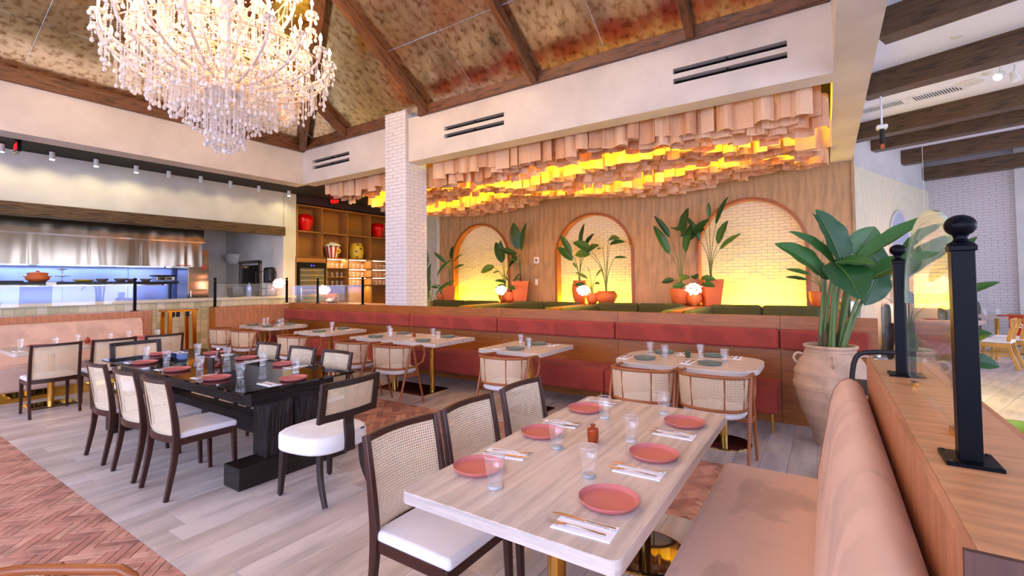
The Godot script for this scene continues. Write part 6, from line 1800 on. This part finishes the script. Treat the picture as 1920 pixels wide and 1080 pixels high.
	part(d, "door_frame", Geo.new().box(Vector3(-14.26, 1.08, -7.07), Vector3(0.08, 2.2, 0.08)).box(Vector3(-13.2, 1.08, -7.07), Vector3(0.08, 2.2, 0.08)).box(Vector3(-13.73, 2.19, -7.07), Vector3(1.14, 0.08, 0.08)), M.steel)
	part(d, "door_closer", Geo.new().rbox(Vector3(-14.0, 2.05, -7.04), Vector3(0.2, 0.06, 0.05), 0.008), M.brass)
	var sc := thing("wall_uplight", "white half-bowl wall uplight on the kitchen wall", "wall light", Vector3(-14.75, 2.15, -7.1))
	var hb := []
	for i in 8:
		var ring := PackedVector3Array()
		for k in 17: ring.append(Vector3(-cos(PI * k / 16) * 0.34 * sqrt(i / 7.0), 0.3 * i / 7.0 * i / 7.0, sin(PI * k / 16) * 0.22 * sqrt(i / 7.0)))
		hb.append(ring)
	part(sc, "bowl", Geo.new().loft(hb, false), M.white_metal)
	part(sc, "wall_plate", Geo.new().box(Vector3(0, 0.15, 0.01), Vector3(0.2, 0.2, 0.02)), M.white_metal)
	var pd := thing("towel_dispenser", "dark rounded paper towel dispenser on the kitchen pier", "dispenser", Vector3(-12.45, 1.6, -6.99))
	part(pd, "shell", Geo.new().rbox(Vector3(0, 0.2, 0.08), Vector3(0.32, 0.42, 0.2), 0.07, 0, Vector2.ZERO, 0, 3), M.black_steel)
	part(pd, "lip", Geo.new().rbox(Vector3(0, 0.01, 0.1), Vector3(0.26, 0.05, 0.16), 0.02), M.black)
	var wr := thing("wire_rack", "tall black wire hook rack standing on the kitchen counter end", "rack", Vector3(-11.85, 1.25, -6.5))
	for z: float in [-0.26, 0.0, 0.26]: part(wr, "upright", Geo.new().tube([Vector3(0, 0, z), Vector3(0, 0.62, z)], 0.009, 6), M.black_steel)
	for y: float in [0.62, 0.2]: part(wr, "crossbar", Geo.new().tube([Vector3(0, y, -0.26), Vector3(0, y, 0.26)], 0.009, 6), M.black_steel)
	part(wr, "foot", Geo.new().slab(Vector3(0, 0.008, 0), Vector3(0.18, 0.016, 0.56), 0.003), M.black_steel)
	for k in 7: part(wr, "hook", Geo.new().tube([Vector3(0, 0.62, -0.22 + k * 0.072), Vector3(0.02, 0.57, -0.22 + k * 0.072), Vector3(0.035, 0.6, -0.22 + k * 0.072)], 0.004, 5), M.black_steel)
	var bd := thing("card_reader_screen", "dark flat order screen lying low on the kitchen counter end", "screen", Vector3(-11.8, 1.25, -5.75))
	part(bd, "display", Geo.new().rbox(Vector3(0, 0.13, 0), Vector3(0.04, 0.24, 0.36), 0.012), M.black).rotation.z = 0.3
	part(bd, "stand", Geo.new().slab(Vector3(-0.05, 0.01, 0), Vector3(0.2, 0.02, 0.2), 0.004), M.black)
	var bt := thing("soap_bottle", "pale blue pump bottle on the kitchen counter end", "bottle", Vector3(-12.0, 1.25, -6.15))
	part(bt, "body", Geo.new().lathe([Vector2(0.001, 0), Vector2(0.05, 0), Vector2(0.052, 0.2), Vector2(0.04, 0.27), Vector2(0.018, 0.3), Vector2(0.018, 0.34), Vector2(0.001, 0.34)], 16), M.blue_wall)
	# brass folding stand beside the short partition
	var st := thing("brass_stand", "glossy gold high stool-like stand in the gap before the tiled counter", "stand", Vector3(-10.35, 0, -3.98))
	part(st, "top", Geo.new().slab(Vector3(0, 1.07, 0), Vector3(0.4, 0.04, 0.52), 0.006), M.gold)
	for sx: float in [-1, 1]:
		for sz: float in [-1, 1]:
			part(st, "leg", Geo.new().bar([Vector3(sx * 0.17, 0, sz * 0.22), Vector3(sx * 0.16, 1.05, sz * 0.2)], [Vector2(0.05, 0.06)]), M.gold)
	for y: float in [0.28, 0.32]: part(st, "stretcher", Geo.new().bar([Vector3(0.17, y, -0.2), Vector3(0.17, y, 0.2)], [Vector2(0.03, 0.025)]), M.gold)
	for z: float in [-0.1, 0.06, 0.14]: part(st, "hook_bracket", Geo.new().rbox(Vector3(0.13, 1.0, z), Vector3(0.06, 0.1, 0.06), 0.02), M.black_steel)
	# cylinder spots under the black ceiling
	var k := 0
	for z: float in [-1.8, -2.43, -3.05, -3.68, -4.25, -4.87, -5.5, -6.17, -6.95]:
		var lit: bool = k < 4 or k == 8
		var o := thing("cylinder_spot", ("lit " if lit else "unlit ") + "white cylinder spot under the black ceiling, number %d along from the exit sign" % (k + 1), "spotlight", Vector3(-11.6, 4.0, z), 0.0, "cylinder spots over the kitchen pass")
		var label: String = ["beside the exit sign", "first past the exit sign", "second past the exit sign", "third past the exit sign", "over the casserole end of the header", "fourth from the kitchen pier", "third from the kitchen pier", "second from the kitchen pier", "by the bar shelving"][k]
		o.set_meta("label", ("lit " if lit else "unlit ") + "white cylinder spot under the black ceiling, " + label)
		part(o, "canopy", Geo.new().lathe2([Vector2(0.045, 0), Vector2(0.045, -0.015)].map(func(q): return Vector2(q.x, -0.015 - q.y)), 16), M.black_steel)
		part(o, "cylinder", Geo.new().lathe2([Vector2(0.001, -0.15), Vector2(0.04, -0.15), Vector2(0.04, -0.15), Vector2(0.04, -0.01)], 16), M.white_metal)
		part(o, "lens", Geo.new().lathe2([Vector2(0.001, -0.156), Vector2(0.033, -0.156), Vector2(0.033, -0.156), Vector2(0.034, -0.148)], 16), M.led_white if lit else M.white_plastic)
		spot(Vector3(-11.6, 3.83, z), Vector3(-12.0, 2.6, z), 0.16 if lit else 0.08, Color(1, 0.9, 0.7), 65, 0.08)
		k += 1
	for z: float in [-2.3, -3.6, -5.9]:
		var o := thing("cylinder_spot", "short white cylinder spot inside the kitchen, " + ["over the casserole", "over the bowls", "before the white kitchen wall"][k - 9], "spotlight", Vector3(-12.75, 3.2, z), 0.0, "cylinder spots in the kitchen")
		part(o, "cylinder", Geo.new().lathe2([Vector2(0.001, -0.16), Vector2(0.045, -0.16), Vector2(0.045, -0.16), Vector2(0.045, 0)], 16), M.white_metal)
		part(o, "lens", Geo.new().lathe2([Vector2(0.001, -0.165), Vector2(0.036, -0.165), Vector2(0.036, -0.165), Vector2(0.037, -0.158)], 16), M.led_white)
		spot(Vector3(-12.75, 3.02, z), Vector3(-13.0, 0, z - 0.3), 0.5, Color(1, 0.95, 0.85), 50, 0.05)
		k += 1

# ---------------------------------------------------------------- side room
func side_room() -> void:
	var B := Basis(Vector3.UP, -0.358)
	var at := func(u: float, v: float) -> Vector3: return P0 + U * u + V * v
	# pendants, grilles and detectors on the ceiling
	var pd := thing("ceiling_heater_rod", "white drop rod with a round white cap and black sensor tube", "sensor", Vector3(0.722, 4.42, -8.41))
	part(pd, "rose", Geo.new().lathe2([Vector2(0.001, -0.012), Vector2(0.06, -0.01), Vector2(0.06, -0.01), Vector2(0.065, 0)], 20), M.white_plastic)
	part(pd, "rod", Geo.new().lathe([Vector2(0.012, -0.72), Vector2(0.012, -0.01)], 10), M.white_plastic)
	part(pd, "cap", Geo.new().rbox(Vector3(0, -0.74, 0), Vector3(0.13, 0.06, 0.13), 0.02), M.white_plastic)
	part(pd, "sensor_tube", Geo.new().lathe2([Vector2(0.001, -0.98), Vector2(0.03, -0.98), Vector2(0.03, -0.98), Vector2(0.03, -0.76)], 14), M.black)
	part(pd, "tip", Geo.new().rbox(Vector3(0, -1.01, 0), Vector3(0.05, 0.06, 0.05), 0.01), M.clay_pot_dark)
	for k in 2:
		var o := thing("air_grille", "white slatted air grille in the side-room ceiling, " + ["closer to the bulkhead", "further into the room"][k], "vent", [Vector3(0.86, 4.415, -9.95), Vector3(1.52, 4.415, -9.72)][k], -0.358)
		part(o, "frame", Geo.new().box(Vector3(0, 0, -0.15), Vector3(0.64, 0.02, 0.04)).box(Vector3(0, 0, 0.15), Vector3(0.64, 0.02, 0.04)).box(Vector3(-0.31, 0, 0), Vector3(0.04, 0.02, 0.3)).box(Vector3(0.31, 0, 0), Vector3(0.04, 0.02, 0.3)), M.white_plastic)
		part(o, "duct", Geo.new().box(Vector3(0, 0.002, 0), Vector3(0.58, 0.004, 0.27)), M.slot)
		for j in 18: part(o, "slat", Geo.new().box(Vector3(-0.28 + j * 0.033, -0.004, 0), Vector3(0.012, 0.012, 0.26)), M.white_plastic)
	for q in [[Vector3(1.387, 4.42, -7.56), 0.05, "small round smoke detector on the side-room ceiling"], [Vector3(1.852, 4.42, -9.49), 0.16, "wide round ceiling speaker beside the air grilles"], [Vector3(1.988, 4.42, -9.2), 0.06, "little round downlight beside the ceiling speaker"]]:
		var o := thing("ceiling_disc", q[2], "fixture", q[0])
		part(o, "disc", Geo.new().lathe2([Vector2(0.001, -0.014), Vector2(q[1] * 0.9, -0.012), Vector2(q[1], 0.0)], 28), M.white_metal)
		part(o, "ring", Geo.new().tube(range(24).map(func(k): return Vector3(cos(TAU * k / 24) * q[1], -0.004, sin(TAU * k / 24) * q[1])), 0.006, 5, true), M.white_plastic)
	var tr := thing("track_spot", "white adjustable twin track spot glaring between the side-room beams", "spotlight", Vector3(2.11, 4.42, -9.0))
	part(tr, "track", Geo.new().box(Vector3(0.3, -0.015, 0.1), Vector3(1.0, 0.03, 0.04)), M.white_plastic)
	for k in 2:
		var c := Vector3(-0.05 + 0.14 * k, -0.12 - 0.05 * k, 0.0)
		part(tr, "bracket", Geo.new().tube([Vector3(c.x, -0.02, 0.03), c + Vector3(0, 0.03, 0)], 0.012, 6), M.white_metal)
		part(tr, "head", Geo.new().lathe2([Vector2(0.001, -0.07), Vector2(0.05, -0.07), Vector2(0.05, -0.07), Vector2(0.04, 0.06), Vector2(0.04, 0.06), Vector2(0.001, 0.065)], 16), M.white_metal).transform = Transform3D(Basis(Vector3.RIGHT, -0.9 if k == 0 else -0.2) * Basis(Vector3.BACK, -0.5 if k == 0 else 0.2), c)
	part(tr, "lens", Geo.new().rbox(Vector3(-0.09, -0.155, 0.055), Vector3(0.055, 0.055, 0.055), 0.025), M.led_white)
	spot(Vector3(2.02, 4.2, -8.88), Vector3(0.9, 0.4, -7.0), 3.0, Color(1, 0.96, 0.88), 30, 0.05)
	# woven pendant
	var wp := thing("woven_pendant", "glowing woven straw pendant shade hanging before the slatted wall", "pendant lamp", Vector3(1.62, 1.42, -11.9))
	var sg := Geo.new()
	for i in 9:
		var y := -0.17 + 0.34 * i / 8
		var r := 0.31 - 0.1 * pow(absf(y) / 0.17, 2) * (1.4 if y > 0 else 1.0)
		for m in 2:
			var ring := []
			for k in 24: ring.append(Vector3(cos(TAU * k / 24) * r, y + 0.014 * sin(k * 2.6 + i + m * 3) + 0.012 * m, sin(TAU * k / 24) * r))
			sg.tube(ring, 0.016, 5, true)
	stuff(part(wp, "woven_shade", sg, M.straw_glow))
	part(wp, "cord", Geo.new().tube([Vector3(0, 0.15, 0), Vector3(0, 3.0, 0)], 0.004, 5), M.white_plastic)
	part(wp, "bulb", Geo.new().lathe(range(7).map(func(k): return Vector2(maxf(0.0004, sin(PI * k / 6) * 0.04), -cos(PI * k / 6) * 0.04)), 12), M.bulb)
	omni(Vector3.ZERO, 0.25, Color(1, 0.75, 0.6), 0.04, wp)
	# tables, seats
	var tt := [[Vector3(1.88, 0, -11.65), 0.85, 0.7, "pale table in the side room seen through the glass screen"], [Vector3(3.1, 0, -13.55), 1.0, 0.75, "pale table against the white brick wall of the side room"]]
	for q in tt:
		var o := pale_table("dining_table", q[3], q[0], q[1], q[2], 0.03, [Vector2(0.2, 0), Vector2(-0.2, 0)], "square")
		o.rotation.y = -0.358
	for k in 4:
		var q: Vector3 = [Vector3(1.75, 0.75, -11.5), Vector3(1.9, 0.75, -11.6), Vector3(2.75, 0.75, -13.6), Vector3(2.95, 0.75, -13.65)][k]
		put("tumbler", "tumbler", mk_tumbler, "clear tumbler on the side-room " + ["table behind the glass, end towards the arch wall", "table behind the glass, mid-table", "table at the brick wall, end towards the slats", "table at the brick wall, mid-table"][k], "glass", "faceted tumblers", q)
	for k in 3:
		put("plate_pink", "plate", mk_plate(M.pink_glaze), "pink round plate on the side-room " + ["table behind the glass", "brick-wall table, near edge", "brick-wall table, far edge"][k], "plate", "round plates", [Vector3(1.62, 0.75, -11.72), Vector3(2.98, 0.75, -13.42), Vector3(3.2, 0.75, -13.7)][k])
	var ch := thing("yellow_chair", "yellow wood chair with white seat in the side room, end of its pair", "chair", Vector3(2.42, 0, -11.35), 1.2)
	for s: float in [-1.0, 1.0]:
		part(ch, "back_post", Geo.new().bar(spl([Vector3(s * 0.2, 0, 0.28), Vector3(s * 0.2, 0.3, 0.19), Vector3(s * 0.2, 0.5, 0.17), Vector3(s * 0.2, 0.83, 0.26)], 4), [Vector2(0.035, 0.05)]), M.yellow_wood)
		part(ch, "front_leg", Geo.new().bar([Vector3(s * 0.2, 0, -0.22), Vector3(s * 0.2, 0.42, -0.19)], [Vector2(0.035, 0.04)]), M.yellow_wood)
		part(ch, "side_rail", Geo.new().bar([Vector3(s * 0.2, 0.39, 0.17), Vector3(s * 0.2, 0.39, -0.19)], [Vector2(0.025, 0.07)]), M.yellow_wood)
		part(ch, "stretcher", Geo.new().bar([Vector3(s * 0.2, 0.22, 0.2), Vector3(s * 0.2, 0.22, -0.2)], [Vector2(0.02, 0.03)]), M.yellow_wood)
	part(ch, "backrest", Geo.new().rbox(Vector3(0, 0.76, 0.21), Vector3(0.46, 0.17, 0.03), 0.013), M.yellow_wood)
	part(ch, "seat", Geo.new().rbox(Vector3(0, 0.45, -0.01), Vector3(0.44, 0.05, 0.42), 0.02, 0, Vector2.ZERO, 0.015), M.linen_white)
	copy(ch, "yellow wood chair with white seat in the side room, next to the patterned bench", Vector3(2.72, 0, -11.95), 1.2)
	var rb := thing("patterned_bench", "red bench back with white palm-leaf print in the side room", "bench", Vector3(3.25, 0, -12.3), -0.358)
	part(rb, "backrest", Geo.new().rbox(Vector3(0, 0.62, 0), Vector3(0.9, 0.4, 0.07), 0.02), M.red_print)
	part(rb, "rail", Geo.new().rbox(Vector3(0, 0.83, 0), Vector3(0.94, 0.03, 0.08), 0.008), M.clay_pot_dark)
	part(rb, "lower_rail", Geo.new().rbox(Vector3(0, 0.4, 0), Vector3(0.94, 0.05, 0.08), 0.008), M.clay_pot_dark)
	for k in 7: part(rb, "leaf_print", blade(Vector3(-0.2, 0.55, 0.037), Vector3(-0.2 + cos(0.3 + k * 0.4) * 0.2, 0.58 + sin(0.3 + k * 0.4) * 0.2, 0.038), 0.03, Vector3(0, 0, 1), 0.02, 0.0), M.white_glaze)
	for s: float in [-1.0, 1.0]: part(rb, "leg", Geo.new().bar([Vector3(s * 0.42, 0, 0), Vector3(s * 0.42, 0.85, 0)], [Vector2(0.05, 0.05)]), M.clay_pot_dark)
	# curved pale booths along the slats
	for k in 3:
		var o := thing("curved_booth", ["pale curved booth back behind the potted plants in the side room", "grey-and-white channelled bench by the side-room table", "pale round booth further along the slatted wall"][k], "bench", [Vector3(1.4, 0, -11.9), Vector3(1.35, 0, -10.6), Vector3(2.32, 0, -14.3)][k], -0.358)
		var R := []
		for q: Vector2 in [Vector2(0.5, 0.1), Vector2(0.5, 0.9), Vector2(0.47, 1.0), Vector2(0.42, 1.03), Vector2(0.37, 1.0), Vector2(0.35, 0.9), Vector2(0.35, 0.42)]:
			var ring := PackedVector3Array()
			for j in 19:
				var a := PI * j / 18
				ring.append(Vector3(cos(a) * q.x, q.y * (1.0 if k != 1 else 0.72), -sin(a) * q.x))
			R.append(ring)
		part(o, "backrest", Geo.new().loft(R, false), M.pale_velvet if k != 1 else M.grey_velvet)
		part(o, "seat", Geo.new().lathe2([Vector2(0.36, 0.1), Vector2(0.38, 0.4), Vector2(0.34, 0.45), Vector2(0.001, 0.46)], 24), M.grey_velvet if k == 1 else M.pale_velvet)
	var bk := thing("lime_tub", "lime green plastic tub on the side-room floor behind the glass", "tub", Vector3(0.95, 0, -4.0))
	part(bk, "tub", Geo.new().lathe([Vector2(0.001, 0.01), Vector2(0.15, 0.01), Vector2(0.2, 0.62), Vector2(0.22, 0.63), Vector2(0.22, 0.65), Vector2(0.19, 0.64), Vector2(0.15, 0.1)], 28), M.lime)
	for s: float in [-1, 1]: part(bk, "handle", Geo.new().tube([Vector3(s * 0.21, 0.62, 0.06), Vector3(s * 0.26, 0.61, 0), Vector3(s * 0.21, 0.62, -0.06)], 0.012, 6), M.lime)
	var ca := thing("service_trolley", "black-handled trolley with shiny steel canisters behind the oak partition end", "trolley", Vector3(0.36, 0, -4.15))
	part(ca, "handle", Geo.new().tube(spl([Vector3(-0.23, 0.8, 0.12), Vector3(-0.2, 1.0, 0.12), Vector3(-0.1, 1.045, 0.12), Vector3(0.14, 1.045, 0.12), Vector3(0.2, 1.0, 0.12), Vector3(0.21, 0.8, 0.12)], 4), 0.016, 8), M.black)
	part(ca, "deck", Geo.new().rbox(Vector3(0, 0.78, 0), Vector3(0.46, 0.04, 0.4), 0.01), M.black)
	part(ca, "lower_deck", Geo.new().rbox(Vector3(0, 0.25, 0), Vector3(0.46, 0.04, 0.4), 0.01), M.black)
	for sx: float in [-1, 1]:
		for sz: float in [-1, 1]: part(ca, "leg", Geo.new().tube([Vector3(sx * 0.2, 0.06, sz * 0.17), Vector3(sx * 0.2, 0.8, sz * 0.17)], 0.014, 8), M.black)
	for sx: float in [-1, 1]:
		for sz: float in [-1, 1]: part(ca, "wheel", Geo.new().tube(range(10).map(func(k): return Vector3(sx * 0.2, 0.03 + sin(TAU * k / 10) * 0.018, sz * 0.17 + cos(TAU * k / 10) * 0.018)), 0.012, 6, true), M.black)
	for k in 2:
		var o := thing("steel_canister", "shiny steel canister on the black trolley, " + ["on the urn side", "on the post side"][k], "canister", Vector3(0.29 + 0.13 * k, 0.8, -4.12))
		part(o, "body", Geo.new().lathe2([Vector2(0.055, 0), Vector2(0.055, 0.19), Vector2(0.055, 0.19), Vector2(0.05, 0.2), Vector2(0.001, 0.205)], 24), M.chrome)
		part(o, "lid_knob", Geo.new().lathe([Vector2(0.008, 0.2), Vector2(0.016, 0.215), Vector2(0.001, 0.225)], 12), M.chrome)
	var bt := thing("ribbed_bucket", "ribbed metal bucket on the end of the banquette behind the urn leaves", "bucket", Vector3(0.2, 1.145, -5.95))
	var pr := [Vector2(0.001, 0)]
	for k in 12:
		pr.append(Vector2(0.085 + 0.001 * k, 0.015 * k)); pr.append(Vector2(0.089 + 0.001 * k, 0.015 * k + 0.007))
	part(bt, "body", Geo.new().lathe(pr, 28), M.chrome)
	part(bt, "rim", Geo.new().tube(range(24).map(func(k): return Vector3(cos(TAU * k / 24) * 0.1, 0.18, sin(TAU * k / 24) * 0.1)), 0.004, 6, true), M.brass)

# ---------------------------------------------------------------- all of it
func _ready() -> void:
	rng.seed = 20
	# camera: level, shifted lens
	var cam := Camera3D.new()
	cam.name = "camera"
	add_child(cam)
	var near := 0.05
	cam.set_frustum(2.0 * near * 540.0 / 881.83, Vector2(0, -39.7 / 881.83 * near), near, 200.0)
	cam.transform = Transform3D(Basis(Vector3.UP, 0.5874) * Basis(Vector3.RIGHT, 0.0315) * Basis(Vector3.BACK, -0.0108), Vector3(0, 1.55, 0))
	cam.current = true
	# sky, exposure
	var env := Environment.new()
	var sky := Sky.new()
	var sm := ProceduralSkyMaterial.new()
	sm.sky_top_color = Color(0.55, 0.66, 0.9)
	sm.sky_horizon_color = Color(0.86, 0.88, 0.95)
	sm.ground_horizon_color = Color(0.7, 0.7, 0.72)
	sm.ground_bottom_color = Color(0.45, 0.44, 0.43)
	sky.sky_material = sm
	env.background_mode = Environment.BG_SKY
	env.sky = sky
	env.background_energy_multiplier = 1.0
	env.tonemap_mode = Environment.TONE_MAPPER_LINEAR
	env.tonemap_exposure = 2.35
	env.sdfgi_enabled = true
	env.ssao_enabled = true
	env.ssil_enabled = true
	var we := WorldEnvironment.new()
	we.name = "world"
	we.environment = env
	add_child(we)
	materials()
	shell()
	furniture()
	tableware()
	plants()
	chandelier()
	veneers()
	booths()
	bar()
	kitchen()
	side_room()
